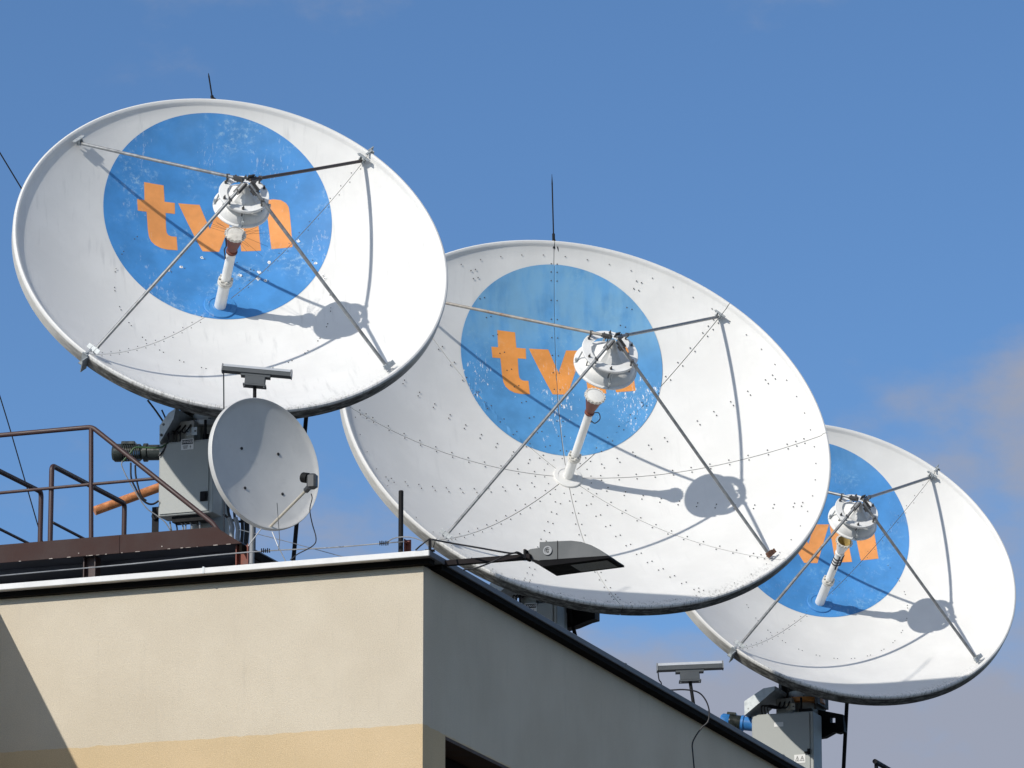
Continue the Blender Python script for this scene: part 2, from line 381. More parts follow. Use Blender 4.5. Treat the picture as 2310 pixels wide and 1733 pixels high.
for k in range(2):
    ym = wy0 + (wy1 - wy0) * (0.26 + 0.48 * k); p = MB(); p.box((-0.262, ym, (wz0 + wz1) / 2), (0.012, (wy1 - wy0) / 2 - 0.10, wz1 - wz0 - 0.16)); p.build('pane', M_pane, fr, BM)
# roof slab, soffit and coping lengths
m = MB(); m.box((-WL / 2, WD / 2, ROOF_Z - 0.06), (WL - 0.04, WD - 0.04, 0.1)); m.build('roof', M_roof, bld, BM)
m = MB()                                         # soffit board round the two seen sides
m.box((-WL / 2 + O_R / 2 - .012, -O_L / 2 + .05, ZE - 0.064), (WL + O_R - .024, O_L - .04, 0.040)); m.box((O_R / 2 - .006, WD / 2 + .1, ZE - 0.065), (O_R - .016, WD - .1, 0.038))
m.build('soffit', M_soffit, bld, BM)
seam_l = (BM.inverted() @ PZ(461, 1282, ZE)).x
edges = [O_R - .003, seam_l, seam_l - 2.6, seam_l - 5.2, seam_l - 7.8, -WL]
for a, b in zip(edges[:-1], edges[1:]):
    m = MB(); m.box(((a + b) / 2, -O_L + 0.16, ZE - 0.022), (a - b - 0.004, 0.32, 0.044), bev=0.004)
    cq_ = m.build('coping', M_coping, bld, BM)
    if b > -WL: m = MB(); m.box((b, -O_L + .158, ZE - .0205), (.028, 0.322, .046), bev=.003); m.build('overlap_strip', M_coping, cq_, BM)
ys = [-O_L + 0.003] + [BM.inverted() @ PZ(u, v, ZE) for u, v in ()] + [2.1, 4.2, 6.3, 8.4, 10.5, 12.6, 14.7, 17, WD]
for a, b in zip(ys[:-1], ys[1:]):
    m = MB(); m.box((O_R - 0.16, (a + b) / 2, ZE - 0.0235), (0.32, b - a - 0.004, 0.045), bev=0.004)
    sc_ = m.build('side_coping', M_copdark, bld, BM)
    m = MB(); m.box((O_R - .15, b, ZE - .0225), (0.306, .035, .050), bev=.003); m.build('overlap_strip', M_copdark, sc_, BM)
# clip over the coping joint
m = MB(); m.box((seam_l, -O_L - 0.002, ZE - 0.018), (0.012, 0.006, 0.05)); m.tube([(seam_l + .005, -O_L + .01, ZE), (seam_l - .005, -O_L + .02, ZE + .008), (seam_l - .03, -O_L + .05, ZE + .006)], .003, 6)
m.build('joint_clip', M_galv, bld, BM)

# the wing that joins on the left, outside the picture: its roof edge throws the slanting shade on the wall
wing = thing('building_wing', tuple(BM @ Vector((-3.62, -5, 0))), 'cream plastered wing of the building standing forward at the left', 'building', rz=YAW)
m = MB(); WM = BM
x1 = (BM.inverted() @ PPL(-6, 1372, CORNER, BY)).x
zs = (BM.inverted() @ PPL(-6, 1372, CORNER, BY)).z
WXR = x1 - 0.02; WZ = zs + 0.02 * 1.82
m.box((WXR - 4, -6.02, WZ / 2 - .05), (8, 12, WZ - .1)); m.build('wall', M_wall, wing, BM)
m = MB(); m.box((WXR - 4, -6.02, WZ - .05), (8.0, 12, 0.098)); m.build('coping', M_coping, wing, BM)

# ------------------------------------------------------------------ the large antennas
T_ = [(-.633, 1.122), (-.458, 1.130), (-.449, .992), (-.358, .997), (-.358, .90), (-.44, .895), (-.439, .756), (-.434, .715), (-.42, .695), (-.395, .688), (-.347, .692), (-.341, .562), (-.43, .552), (-.49, .554), (-.54, .572), (-.575, .60), (-.594, .64), (-.602, .70), (-.611, .868), (-.69, .858), (-.696, .959), (-.629, .967)]
V_ = [(-.328, 1.000), (-.140, 1.010), (-.052, .800), (.030, 1.012), (.185, 1.015), (.022, .590), (-.122, .584)]
N_ = [(.190, 1.00), (.20, 1.045), (.44, 1.062), (.50, 1.064), (.561, 1.052), (.605, 1.02), (.626, .985), (.634, .93), (.643, .80), (.65, .612), (.472, .611), (.448, .90), (.438, .935), (.41, .95), (.375, .945), (.362, .92), (.37, .815), (.383, .602), (.214, .601)]

def conform(polys, zf, off, grid=0.11, seams=(), gap=0.004):
    """flat outlines cut into a grid, opened along the panel seams and laid on the bowl"""
    bm = bmesh.new()
    for poly in polys: bm.faces.new([bm.verts.new((p[0], p[1], 0)) for p in poly])
    bmesh.ops.triangulate(bm, faces=bm.faces)
    lo_x = min(v.co.x for v in bm.verts); hi_x = max(v.co.x for v in bm.verts); lo_y = min(v.co.y for v in bm.verts); hi_y = max(v.co.y for v in bm.verts)
    def cut(co, no): bmesh.ops.bisect_plane(bm, geom=bm.verts[:] + bm.edges[:] + bm.faces[:], plane_co=co, plane_no=no)
    x = math.floor(lo_x / grid) * grid
    while x < hi_x: cut((x, 0, 0), (1, 0, 0)); x += grid
    y = math.floor(lo_y / grid) * grid
    while y < hi_y: cut((0, y, 0), (0, 1, 0)); y += grid
    dead = []
    for a in seams:
        d = Vector((math.cos(a), math.sin(a), 0)); nn = Vector((-d.y, d.x, 0))
        for s_ in (-1, 1): cut(nn * (gap / 2 * s_), nn)
        for f in bm.faces:
            c = f.calc_center_median()
            if abs(c.dot(nn)) < gap / 2 * 0.99 and c.dot(d) > 0: dead.append(f)
    bmesh.ops.delete(bm, geom=list(set(dead)), context='FACES')
    for v in bm.verts: v.co.z = zf(v.co.x, v.co.y) + off
    bmesh.ops.recalc_face_normals(bm, faces=bm.faces)
    if bm.faces and sum(f.normal.z for f in bm.faces) < 0: bmesh.ops.reverse_faces(bm, faces=bm.faces)
    me = bpy.data.meshes.new('logo'); bm.to_mesh(me); bm.free()
    me.polygons.foreach_set('use_smooth', [True] * len(me.polygons)); return me

def antenna(cfg):
    k_ = cfg.get('k', 1.0); cfg = dict(cfg)            # k: size and distance grow together along the same sight line
    for q in ('R', 'd', 'flange', 'horn_r', 'strut_r', 'strut_w', 'jack_r'): cfg[q] *= k_
    for q in ('disc', 'letters', 'horn', 'sub'): cfg[q] = tuple(x * k_ for x in cfg[q])
    Cc = CAM + (Vector(cfg['C']) - CAM) * k_; az, el, R, d = R_(cfg['az']), R_(cfg['el']), cfg['R'], cfg['d']
    n = Vector((math.sin(az) * math.cos(el), -math.cos(az) * math.cos(el), math.sin(el)))
    e1 = Vector((math.cos(az), math.sin(az), 0)); e2 = n.cross(e1)
    DM = MB().frame(Cc, e1, e2, n)
    YC = Cc.y + cfg['yc']; colx = Cc - n * ((cfg['yc'] + .45) / -n.y)
    root = thing('satellite_antenna', (colx.x, colx.y, ROOF_Z), cfg['label'], 'satellite dish', 'large satellite antennas on the roof')
    zf = lambda x, y: -d + d * (x * x + y * y) / R ** 2
    Mw = dish_white('dish_paint', R, cfg['seed'], cfg['streak'])
    # ---- reflector panels: one solid shell each, with rolled lip and flange
    rl = R - 0.060
    prof = [(0.02 + (rl - 0.02) * k / 26, 0) for k in range(27)]
    prof = [(r, zf(r, 0)) for r, _ in prof]
    zl = zf(rl, 0)
    prof += [(R - 0.052, zl + 0.010), (R - 0.045, -0.014), (R - 0.034, -0.002), (R - 0.020, 0.006), (R - 0.007, 0.001), (R, -0.012), (R + 0.001, -0.03), (R - 0.004, -cfg['flange']), (R - 0.02, -cfg['flange'] - 0.006), (R - 0.03, -cfg['flange'] + 0.02)]
    back = [(R - 0.08, zf(R - 0.08, 0) - 0.05)] + [(r, zf(r, 0) - 0.05) for r in (R * 0.8, R * 0.6, R * 0.4, R * 0.2, 0.02)]
    prof += back
    np_ = cfg['panels']; al = 2 * math.pi / np_; a0 = cfg['seam0']; gap = cfg['gap']
    for k in range(np_):
        m = MB(); seg = 160 // np_
        m.lathe(prof, None, seg, 0, a0 + al * k, a0 + al * (k + 1))
        nn = seg + 1; P = len(prof)                   # close the two seam faces
        for i in (0, seg):
            m.f.append(tuple(r_ * nn + i for r_ in range(P))); m.m.append(0)
        mid = a0 + al * (k + 0.5); sh = gap / 2 / math.sin(al / 2)
        for v in m.v: v.x += math.cos(mid) * sh; v.y += math.sin(mid) * sh
        P0 = P - len(back) - 1; nq = seg
        for r_ in range(P0, P - 1):
            for i in range(nq): m.m[r_ * nq + i] = 1
        m.build('reflector_panel', [Mw, M_back], root, DM, True, 40)
    # ---- ribs behind
    for k in range(8):
        a = a0 + math.pi / 4 * k; ca, sa = math.cos(a), math.sin(a)
        FM = DM @ MB().frame((0, 0, 0), (ca, sa, 0), (-sa, ca, 0), (0, 0, 1))
        top = [(r, zf(r, 0) - 0.053) for r in (0.15, R * .3, R * .5, R * .7, R * .85, R - 0.12)]
        bot = [(R - .12, zf(R - .12, 0) - 0.13), (R * .6, zf(R * .6, 0) - 0.2), (0.15, -d - 0.28)]
        MBm = MB().prism(top + bot, FM, -0.02, 0.02); MBm.build('back_rib', M_back, root)
    m = MB(); m.lathe([(0, -d - .36), (0.42, -d - .36), (0.44, -d - .33), (0.44, -d - .06), (0.0, -d - .06)], DM, 32); m.build('back_hub', M_back, root, None, True)
    # ---- painted emblem
    cx, cy, br, bv = cfg['disc']; seams = [a0 + al * k for k in range(np_)] if np_ > 2 else [a0]
    if np_ == 2: seams = [R_(45)]
    circ = [(cx + br * math.cos(2 * math.pi * i / 120), cy + bv * math.sin(2 * math.pi * i / 120)) for i in range(120)]
    Mb = logo_mat('emblem_blue', cfg['blue'], cfg['pale'], cfg['seed'], cfg['chips'], cfg['scuffs'], cfg.get('chip_y'), cfg['fade'], cfg.get('fade_y', (1.2, 1.7)))
    Mo = logo_mat('emblem_orange', cfg['orange'], (0.80, 0.50, 0.28), cfg['seed'] + 2, cfg['chips'] * 0.5, 0.25, cfg.get('chip_y'))
    me = conform([circ], zf, 0.0022, 0.11, seams, gap + 0.001); me.materials.append(Mb)
    disc = place('blue_emblem', me, root, DM)
    ox, oy = cfg['letters']
    for nm, poly in (('letter_t', T_), ('letter_v', V_), ('letter_n', N_)):
        me = conform([[(p[0] * k_ + ox, p[1] * k_ + oy) for p in poly]], zf, 0.0036, 0.09, seams, gap + 0.001); me.materials.append(Mo)
        place(nm, me, disc, DM)
    # ---- bolts, too small to pick out one by one
    rnd = random.Random(cfg['seed']); m = MB(); chips_ = MB()
    def bolt(x, y, r=0.0068, h=0.006, chip=False):
        z = zf(x, y); nx, ny = -2 * d * x / R ** 2, -2 * d * y / R ** 2; nv = Vector((nx, ny, 1)).normalized()
        t1 = nv.cross(Vector((0, 1, 0))).normalized(); t2 = nv.cross(t1); c0 = Vector((x, y, z)) + nv * 0.002
        vs = []; k = 6
        for hh, rr in ((0, r), (h * .6, r), (h, r * .55)):
            vs += [c0 + (t1 * math.cos(2 * math.pi * i / k) + t2 * math.sin(2 * math.pi * i / k)) * rr + nv * hh for i in range(k)]
        m.add(vs, [(j * k + i, j * k + (i + 1) % k, (j + 1) * k + (i + 1) % k, (j + 1) * k + i) for j in range(2) for i in range(k)] + [tuple(range(2 * k, 3 * k))])
        if chip:
            kk = 9; rs = [rnd.uniform(.008, .024) for _ in range(kk)]; c1 = Vector((x, y, z)) + nv * 0.0050
            chips_.add([c1 + (t1 * math.cos(2 * math.pi * i / kk) + t2 * math.sin(2 * math.pi * i / kk)) * rs[i] for i in range(kk)], [tuple(range(kk))])
    if np_ == 8:
        for k in range(16):
            a = math.pi / 8 * k; ca, sa = math.cos(a), math.sin(a)
            rr = 0.33 if k % 2 == 0 else 0.40; rows = []
            while rr < R - 0.30: rows.append(rr); rr += 0.172
            rows += [R - 0.26, R - 0.19]
            for r in rows:
                q = 0.030 if k % 2 == 0 else 0.026
                for s_ in (-1, 1):
                    rj = r
                    bolt(rj * ca - s_ * q * sa, rj * sa + s_ * q * ca)
        for k in range(64):
            a = 2 * math.pi * (k + .5) / 64; bolt((R - .12) * math.cos(a), (R - .12) * math.sin(a), 0.006, 0.004)
        for ring, cnt in ((0.115, 20), (0.235, 16)):
            for k in range(cnt): a = 2 * math.pi * k / cnt + .1; bolt(ring * math.cos(a), ring * math.sin(a), .006, .005)
    else:
        for side in (R_(45), R_(225)):
            r = 0.22; k = 0
            while r < R - 0.14:
                s_ = 0.022 if k % 2 else -0.022; ca, sa = math.cos(side), math.sin(side)
                ch = cfg['bolt_chips'] and side < 1 and 0.42 < r < 0.98 and rnd.random() < .55
                bolt(r * ca - s_ * sa, r * sa + s_ * ca, 0.0048, .004, ch); r += 0.062; k += 1
        for a in range(196, 350, 12):
            for s_ in (-1.2, 1.2): bolt(0.93 * math.cos(R_(a + s_)), 0.93 * math.sin(R_(a + s_)), .0055, .005)
        for a in list(range(-8, 40, 12)) + list(range(140, 196, 14)):
            for s_ in (-1.2, 1.2): bolt(0.93 * math.cos(R_(a + s_)), 0.93 * math.sin(R_(a + s_)), .0055, .005, cfg['bolt_chips'] and rnd.random() < .35)
        if cfg['bolt_chips']:
            for (x, y) in ((-.30, .40), (-.12, .52), (.30, .42), (.42, .30), (.16, .50), (-.42, .34), (.20, .36)):
                bolt(x - .012, y, .0055, .005, rnd.random() < .6); bolt(x + .014, y - .01, .0055, .005)
    for ring, cnt in ((0.125, 14),):
        for k in range(cnt): a = 2 * math.pi * k / cnt; bolt(ring * math.cos(a), ring * math.sin(a), .006, .006)
    bo = m.build('bolts', M_bolt, root, DM); bo['kind'] = 'stuff'
    if chips_.f: co = chips_.build('paint_chips', M_white, root, DM); co['kind'] = 'stuff'
    # ---- hub ring at the foot of the feed
    m = MB(); m.lathe([(0.0, -d + .012), (0.095, -d + .014), (0.098, -d + .02), (0.135, -d + .02), (0.14, -d + .016), (0.14, -d + .002)], None, 48)
    m.build('base_ring', Mb if cfg['ring_blue'] else Mw, root, DM, True)
    # ---- feed tube and horn
    hb, ha, tr, cl = cfg['horn']                     # throat, aperture, tube radius, collar
    m = MB(); m.lathe([(tr * 1.22, -d + .004), (tr * 1.2, cl - .03), (tr * 1.15, cl)], None, 24)
    m.lathe([(tr * 1.15, cl), (tr, cl + .02), (tr, hb - .01), (0, hb - .01)], None, 24); ft = m.build('feed_tube', M_white, root, DM, True)
    m = MB()
    for k in range(2): z0 = cl - .026 + k * .027; m.lathe([(tr, z0), (0.062, z0), (0.065, z0 + .004), (0.065, z0 + .02), (0.062, z0 + .024), (tr, z0 + .024)], None, 28)
    for k in range(8):
        a = math.pi / 4 * k; m.box((.055 * math.cos(a), .055 * math.sin(a), cl + .036), (.014, .014, .016))
    m.build('collar', M_offw, ft, DM, True)
    ra = cfg['horn_r']
    m = MB(); m.lathe([(tr * .9, hb), (tr * 1.2, hb + .002), (tr * 1.2, hb + .018), (tr * .95, hb + .022), (ra * .93, ha - .026)], None, 28)
    hn = m.build('feed_horn', cfg['horn_mat'], root, DM, True)
    m = MB(); m.lathe([(ra * .86, ha - .03), (ra * .98, ha - .028), (ra, ha - .024), (ra, ha - .006), (ra * .97, ha), (ra * .86, ha)], None, 32)
    for k in range(18):
        a = 2 * math.pi * k / 18; m.box((ra * 1.02 * math.cos(a), ra * 1.02 * math.sin(a), ha - .012), (.012, .012, .02))
    m.build('horn_rim', M_offw, hn, DM, True)
    m = MB()
    if cfg['open_horn']: m.lathe([(ra * .86, ha - .002), (ra * .62, ha - .04), (ra * .45, ha - .09), (0, ha - .095)], None, 28); m.build('horn_mouth', M_yel, hn, DM, True)
    else: m.lathe([(ra * .86, ha - .004), (ra * .5, ha + .004), (0, ha + .006)], None, 28); m.build('horn_cover', M_offw if cfg['bolt_chips'] else M_white, hn, DM, True)
    if cfg['open_horn']:
        m = MB()
        for z0 in (-.10, -.06, -.02): m.lathe([(tr, z0), (tr + .005, z0), (tr + .005, z0 + .012), (tr, z0 + .012)], None, 20)
        m.tube([(tr + .012, .0, z0) for z0 in (-.13, -.05, .03)], .011, 8); m.tube([(0, -tr - .006, z0) for z0 in (-.15, .0, .05)], .008, 8)
        m.build('cable_bands', M_rubber, ft, DM, True)
    elif cfg['bolt_chips']:
        m = MB(); m.tube(smooth_path([(-tr - .004, -.02, -.08), (-tr - .03, -.03, .03), (-ra * .8, -.05, .10), (-ra * .95, -.02, ha - .04)]), .006, 6)
        for k in range(22):
            a = rnd.uniform(-1.2, 2.8); l = rnd.uniform(.08, .22); p = Vector((ra * math.cos(a), ra * math.sin(a), ha - .03)); q = p + Vector((math.cos(a) * l, math.sin(a) * l, rnd.uniform(-.08, .06)))
            m.tube([p, q], .0012, 3)
        m.build('bird_wires', M_rubber, hn, DM)
    else:
        m = MB(); m.tube(smooth_path([(tr, 0, hb + .01), (tr + .05, -.01, hb + .02), (tr + .075, -.02, hb - .05), (tr + .04, -.02, hb - .11), (tr, -.01, hb - .09)]), .005, 6); m.build('loop_cable', M_rubber, ft, DM)
    # ---- subreflector: convex mirror with flange, bell, adjusting ring, tent-shaped cap
    s0, s1, sh, rs = cfg['sub']                      # flange level, ring level, hub level, radius
    m = MB(); m.lathe([(0, s0 - .075), (rs * .4, s0 - .06), (rs * .75, s0 - .025), (rs * .96, s0 - .004), (rs, s0), (rs, s0 + .012), (rs * .93, s0 + .02), (rs * .90, s0 + .05), (rs * .82, s0 + .085), (rs * .66, s0 + .11), (rs * .60, s0 + .112)], None, 48)
    sub = m.build('subreflector', M_white, root, DM, True)
    m = MB()                                         # tent cap with eight creases
    vs, fs = [], []; K = 16; rings = [(rs * .62, s0 + .108), (rs * .46, s0 + .165), (rs * .22, s1 + .045), (0.02, sh - .03)]
    for j, (r, z) in enumerate(rings):
        for i in range(K):
            q = (1.0 if i % 2 else 1.05 + .02 * j); vs.append((r * q * math.cos(2 * math.pi * i / K), r * q * math.sin(2 * math.pi * i / K), z + (0 if i % 2 else .006)))
    fs = [(j * K + i, j * K + (i + 1) % K, (j + 1) * K + (i + 1) % K, (j + 1) * K + i) for j in range(3) for i in range(K)] + [tuple(range(3 * K, 4 * K))]
    m.add(vs, fs); m.build('tent_cap', M_white, sub, DM)
    m = MB(); m.lathe([(rs * .62, s1), (rs * .60, s1 + .006), (rs * .87, s1 + .008), (rs * .89, s1), (rs * .87, s1 - .022), (rs * .84, s1 - .022), (rs * .84, s1 - .004), (rs * .62, s1)], None, 48)
    m.build('adjusting_ring', M_white, sub, DM, True)
    m = MB()
    for k in range(6):
        a = math.pi / 3 * k + .4; m.tube([(rs * .78 * math.cos(a), rs * .78 * math.sin(a), s0 + .06), (rs * .78 * math.cos(a), rs * .78 * math.sin(a), s1 + .045)], .0055, 6)
        m.box((rs * .78 * math.cos(a), rs * .78 * math.sin(a), s1 + .016), (.02, .02, .014))
    ab = m.build('adjusting_bolts', M_bolt, sub, DM); ab['kind'] = 'stuff'
    for k in range(4):
        m = MB(); a = math.pi / 2 * k - .05; ca, sa = math.cos(a), math.sin(a)
        m.tube([(rs * .99 * ca, rs * .99 * sa, s0), (rs * .93 * ca, rs * .93 * sa, s0 + .03), (rs * .90 * ca, rs * .90 * sa, s0 + .07), (rs * .84 * ca, rs * .84 * sa, s1 - .01)], .007, 6)
        m.box((rs * .96 * ca, rs * .96 * sa, s0 + .055), (.02, .02, .03))
        m.build('clasp', M_galv, sub, DM)
    # ---- four struts, clamps at the hub, feet on the rim
    for k, a in enumerate((45, 135, 225, 315)):
        ca, sa = math.cos(R_(a)), math.sin(R_(a)); rf = cfg['strut_r']
        foot = Vector((rf * ca, rf * sa, zf(rf, 0) + .045)); top = Vector((.035 * ca, .035 * sa, sh))
        m = MB(); m.tube([foot, foot.lerp(top, .5) + Vector((0, 0, -.004)), top], cfg['strut_w'], 10)
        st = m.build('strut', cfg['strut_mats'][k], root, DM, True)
        dr = (top - foot).normalized(); tg = Vector((-sa, ca, 0)); up_ = dr.cross(tg)
        FM = MB().frame(foot, tg, dr, up_)
        m = MB(); m.box((0, .0, -.040), (.12, .042, .008), FM); 
        for s_ in (-1, 1):
            m.box((s_ * .020, .003, -.016), (.006, .05, .056), FM); m.box((s_ * .046, 0, -.032), (.014, .014, .012), FM)
        m.tube([FM @ Vector((-.035, 0, 0)), FM @ Vector((.035, 0, 0))], .008, 6)
        m.build('strut_foot', cfg['foot_mats'][k], st, DM)
        HM = MB().frame(top - dr * .05, tg, dr, up_); m = MB()
        m.box((0, -.01, .0), (.05, .10, .014), HM); m.box((0.02, .01, -.008), (.010, .10, .05), HM); m.box((-.018, -.02, .012), (.012, .05, .034), HM); m.tube([HM @ Vector((0, -.03, -.03)), HM @ Vector((0, -.03, .04))], .007, 6)
        bot_ = Vector((rs * .80 * ca, rs * .80 * sa, s1)); p2 = foot.lerp(top, 1 - (rs * .80 - .035) / (rf - .035))
        m.build('hub_clamp', M_bolt, st, DM)
        m = MB(); m.tube([bot_, p2], .009, 6); m.box(tuple(p2), (.03, .03, .03)); m.build('ring_tie', M_bolt, st, DM)
    # ---- clamp over the rim at the lower-left seam
    if np_ == 2:
        for a in (45, 225):
            ca, sa = math.cos(R_(a)), math.sin(R_(a)); FM = MB().frame((R * ca, R * sa, 0), (ca, sa, 0), (-sa, ca, 0), (0, 0, 1)); m = MB()
            m.box((-.03, 0, .014), (.075, .016, .010), FM); m.box((.007, .0, -.05), (.012, .05, .13), FM); m.box((.035, .03, -.07), (.07, .008, .14), FM); m.box((.012, .0, -.10), (.05, .06, .01), FM)
            m.build('rim_clamp', M_galv, root, DM)
    # ---- lightning rod on the top of the rim
    (u0, v0), (u1, v1) = cfg['rod'] or ((0, 0), (0, 0)); p = DM @ Vector((0.02, R - 0.03, -0.03)); Yr = p.y
    a, b = PX(u0, v0, Yr), PX(u1, v1, Yr); a = a.lerp(b, -0.12); m = MB()
    m.tube([a, a.lerp(b, .12), a.lerp(b, .86)], .0075, 6); m.tube([a.lerp(b, .86), b], .0085, 6, r1=.002)
    m.tube([a, a.lerp(b, .2)], .014, 8); m.tube(smooth_path([a.lerp(b, .15), a.lerp(b, .05) + Vector((.03, 0, 0)), a + Vector((.05, .02, -.05))]), .007, 6)
    if cfg['rod']: m.build('lightning_rod', M_black, root)
    # ---- mount: pedestal, yoke, cabinet, motor, jack bracket, jack rod
    cb = cfg['cab']
    tl = PX(cb['tl'][0], cb['tl'][1], YC)
    CM = MB().frame(tl, BX, BY, BZ)                 # cabinet frame: origin at its top left front corner
    wd, ht, dp = (x * k_ for x in cb['size'])
    m = MB(); m.box((wd / 2, dp / 2, -ht / 2), (wd, dp, ht), CM, bev=.006)
    cab = m.build('cabinet', M_cab, root)
    m = MB(); m.box((wd / 2 - .012, -.006, -ht / 2), (wd - .05, .010, ht - .03), CM, bev=.003); dr_ = m.build('cabinet_door', M_cab, cab)
    m = MB()
    if cb['kind'] == 'a':
        m.box((wd * .85, -.016, -ht * .78), (.07, .012, .085), CM, bev=.003); m.box((wd * .85, -.026, -ht * .78), (.035, .012, .05), CM); m.build('switch', M_black, dr_)
    else:
        m.box((wd * .93, -.02, -ht * .43), (.03, .02, .06), CM, bev=.003); m.box((wd * .90, -.028, -ht * .44), (.05, .012, .02), CM); m.build('handle', M_black, dr_)
        m = MB(); m.box((wd * .80, -.016, -ht * .72 - .05), (.055, .012, .07), CM); m.build('switch', M_redox, dr_)
    for (sx, sz, sw, shh, kind) in [tuple(x * k_ for x in g_[:4]) + g_[4:] for g_ in cb['signs']]:
        m = MB(); m.box((sx, -.0125, sz), (sw, .003, shh), CM); sg = m.build('sign', M_signw, cab)
        if kind == 'danger':
            m = MB(); m.box((sx, -.0145, sz + shh * .22), (sw * .88, .002, shh * .42), CM); m.build('sign_header', M_ink, sg)
            write('DANGER', CM @ Vector((sx, -.0165, sz + shh * .22)), shh * .24, M_signw, sg, 'sign_text')
            m = MB()
            for q in range(3): m.box((sx - sw * .16, -.0145, sz - shh * (.14 + .11 * q)), (sw * (.42 - .06 * q), .002, shh * .045), CM)
            m.prism([(sx + sw * .26, sz - shh * .08), (sx + sw * .20, sz - shh * .28), (sx + sw * .26, sz - shh * .26), (sx + sw * .22, sz - shh * .42), (sx + sw * .32, sz - shh * .22), (sx + sw * .27, sz - shh * .23)], CM, -.0150, -.0135)
            m.build('sign_print', M_ink, sg)
        elif kind == 'warn':
            m = MB()
            for q in (-1, 1):
                c0 = sx + q * sw * .22; hgt = shh * .5; wdt = sw * .17
                tri = [(c0, sz + hgt * .6), (c0 + wdt, sz - hgt * .5), (c0 - wdt, sz - hgt * .5)]
                for i in range(3):
                    p_, q_ = tri[i], tri[(i + 1) % 3]; m.tube([CM @ Vector((p_[0], -.0145, p_[1])), CM @ Vector((q_[0], -.0145, q_[1]))], .0022, 4)
                if q < 0: m.box((c0, -.0145, sz), (.004, .002, hgt * .5), CM); m.box((c0, -.0145, sz - hgt * .36), (.005, .002, .005), CM)
                else: m.prism([(c0, sz + hgt * .3), (c0 - .006, sz - .002), (c0, sz), (c0 - .004, sz - hgt * .36), (c0 + .007, sz + .004), (c0 + .001, sz + .004)], CM, -.0150, -.0135)
            m.build('sign_print', M_ink, sg)
    # pedestal post behind the cabinet and drive head above it
    m = MB(); pc = CM @ Vector((wd * .62, dp + .19, 0)); pc = Vector((pc.x, pc.y, pc.z)); m.lathe([(0, 0), (.24, 0), (.24, .03), (.17, .05), (.165, pc.z - ROOF_Z - .02), (0, pc.z - ROOF_Z - .02)], Matrix.Translation((pc.x, pc.y, ROOF_Z)), 28)
    m.build('pedestal', M_cab, root, None, True)
    PM = MB().frame((pc.x, pc.y, pc.z), BX, BY, BZ)
    vtx = Cc - n * (d + .34); hh_ = (vtx.z - pc.z)
    m = MB(); m.lathe([(0, -.025), (.16, -.025), (.16, .30), (.0, .30)], PM, 32)
    dm_ = m.build('azimuth_drum', M_cab, root, None, True)
    m = MB(); m.lathe([(.15, .17), (.23, .17), (.235, .175), (.235, .215), (.23, .22), (.15, .22)], PM, 40); m.build('gear_ring', cfg['gear_mat'], dm_, None, True)
    m = MB(); m.box((-.12, -.22, .10), (.18, .16, .20), PM, bev=.006); gb = m.build('drive_housing', M_cab, root)
    m = MB(); m.box((-.05, -.305, .10), (.10, .008, .07), PM); [m.box((-.05 + sx * .035, -.312, .10), (.012, .008, .012), PM, mi=1) for sx in (-1, 1)]; m.build('housing_plate', [M_galv if cb['kind'] == 'a' else M_arm, M_ink], gb)
    m = MB(); pv = pc + Vector((0, 0, .30))
    m.tube([pv, pv.lerp(vtx, .5) + Vector((0, .12, .05)), vtx], .15, 14)
    for s_ in (-1, 1): m.box((s_ * .20, .02, .42), (.03, .40, .55), PM)
    m.box((-.02, .10, .36), (.38, .34, .50), PM)
    m.build('yoke', M_back, root)
    # galvanised side plate on the left
    hp = [PX(u, v, YC - .06) for u, v in cfg['hood']]; HMi = MB().frame(hp[0], BX, BY, BZ); inv = HMi.inverted()
    poly = [((inv @ p).x, (inv @ p).z) for p in hp]
    m = MB(); m.prism(poly, HMi, 0, .42); m.build('side_plate', M_galv, root)
    for q in range(6):
        bp = hp[0].lerp(hp[1], .25 + .5 * (q % 2)).lerp(hp[-2] if len(hp) > 4 else hp[2], .12 + .13 * q); m = MB(); m.lathe([(0, 0), (.013, 0), (.013, -.012), (0, -.016)], MB().frame(bp - BY * .001, BX, BZ, BY), 8); m.build('plate_bolt', M_bolt, root)
    for q in range(3):                              # cable bundle from the drive into the cabinet
        p0 = PM @ Vector((-.16 + .05 * q, -.30, .16)); p1 = CM @ Vector((.10 + .035 * q, .06, .0)); m = MB()
        m.tube(smooth_path([p0, p0 + Vector((-.05, -.05, -.08)), p1 + Vector((0, -.02, .10)), p1]), .008, 6); m.build('drive_cable', M_rubber, root, None, True)
    m = MB(); m.box((.10, -.235, .03), (.14, .05, .10), PM, bev=.004); m.tube([PM @ Vector((.06, -.27, .03)), PM @ Vector((.06, -.27, .20))], .012, 8); m.build('limit_switch', M_black, root)
    for q in range(10):
        a = 2 * math.pi * q / 10; m = MB(); m.lathe([(0, .222), (.012, .222), (.012, .236), (0, .238)], PM @ Matrix.Translation((.20 * math.cos(a), .20 * math.sin(a), 0)), 6); m.build('ring_bolt', M_bolt, dm_)
    # motor to the left of the cabinet
    mc = cfg['motor']; a, b = PX(*mc['a'], YC + .16), PX(*mc['b'], YC + .10); ax = (b - a).normalized(); ln = (b - a).length
    t1 = ax.cross(Vector((0, 0, 1))).normalized(); MM = MB().frame(a, t1, ax.cross(t1) * -1, ax); q = mc['r']
    m = MB(); m.lathe([(0, 0), (q * .8, 0), (q, .02), (q, .09), (q * .97, .095)], MM, 24); mo = m.build('motor', mc['cap'], root, None, True)
    m = MB(); m.lathe([(q * .90, .09), (q * .92, .10)], MM, 24)
    for k in range(9):
        z0 = .10 + k * (ln * .36) / 9; m.lathe([(q * .86, z0), (q * .97, z0 + .003), (q * .97, z0 + .010), (q * .86, z0 + .013)], MM, 24)
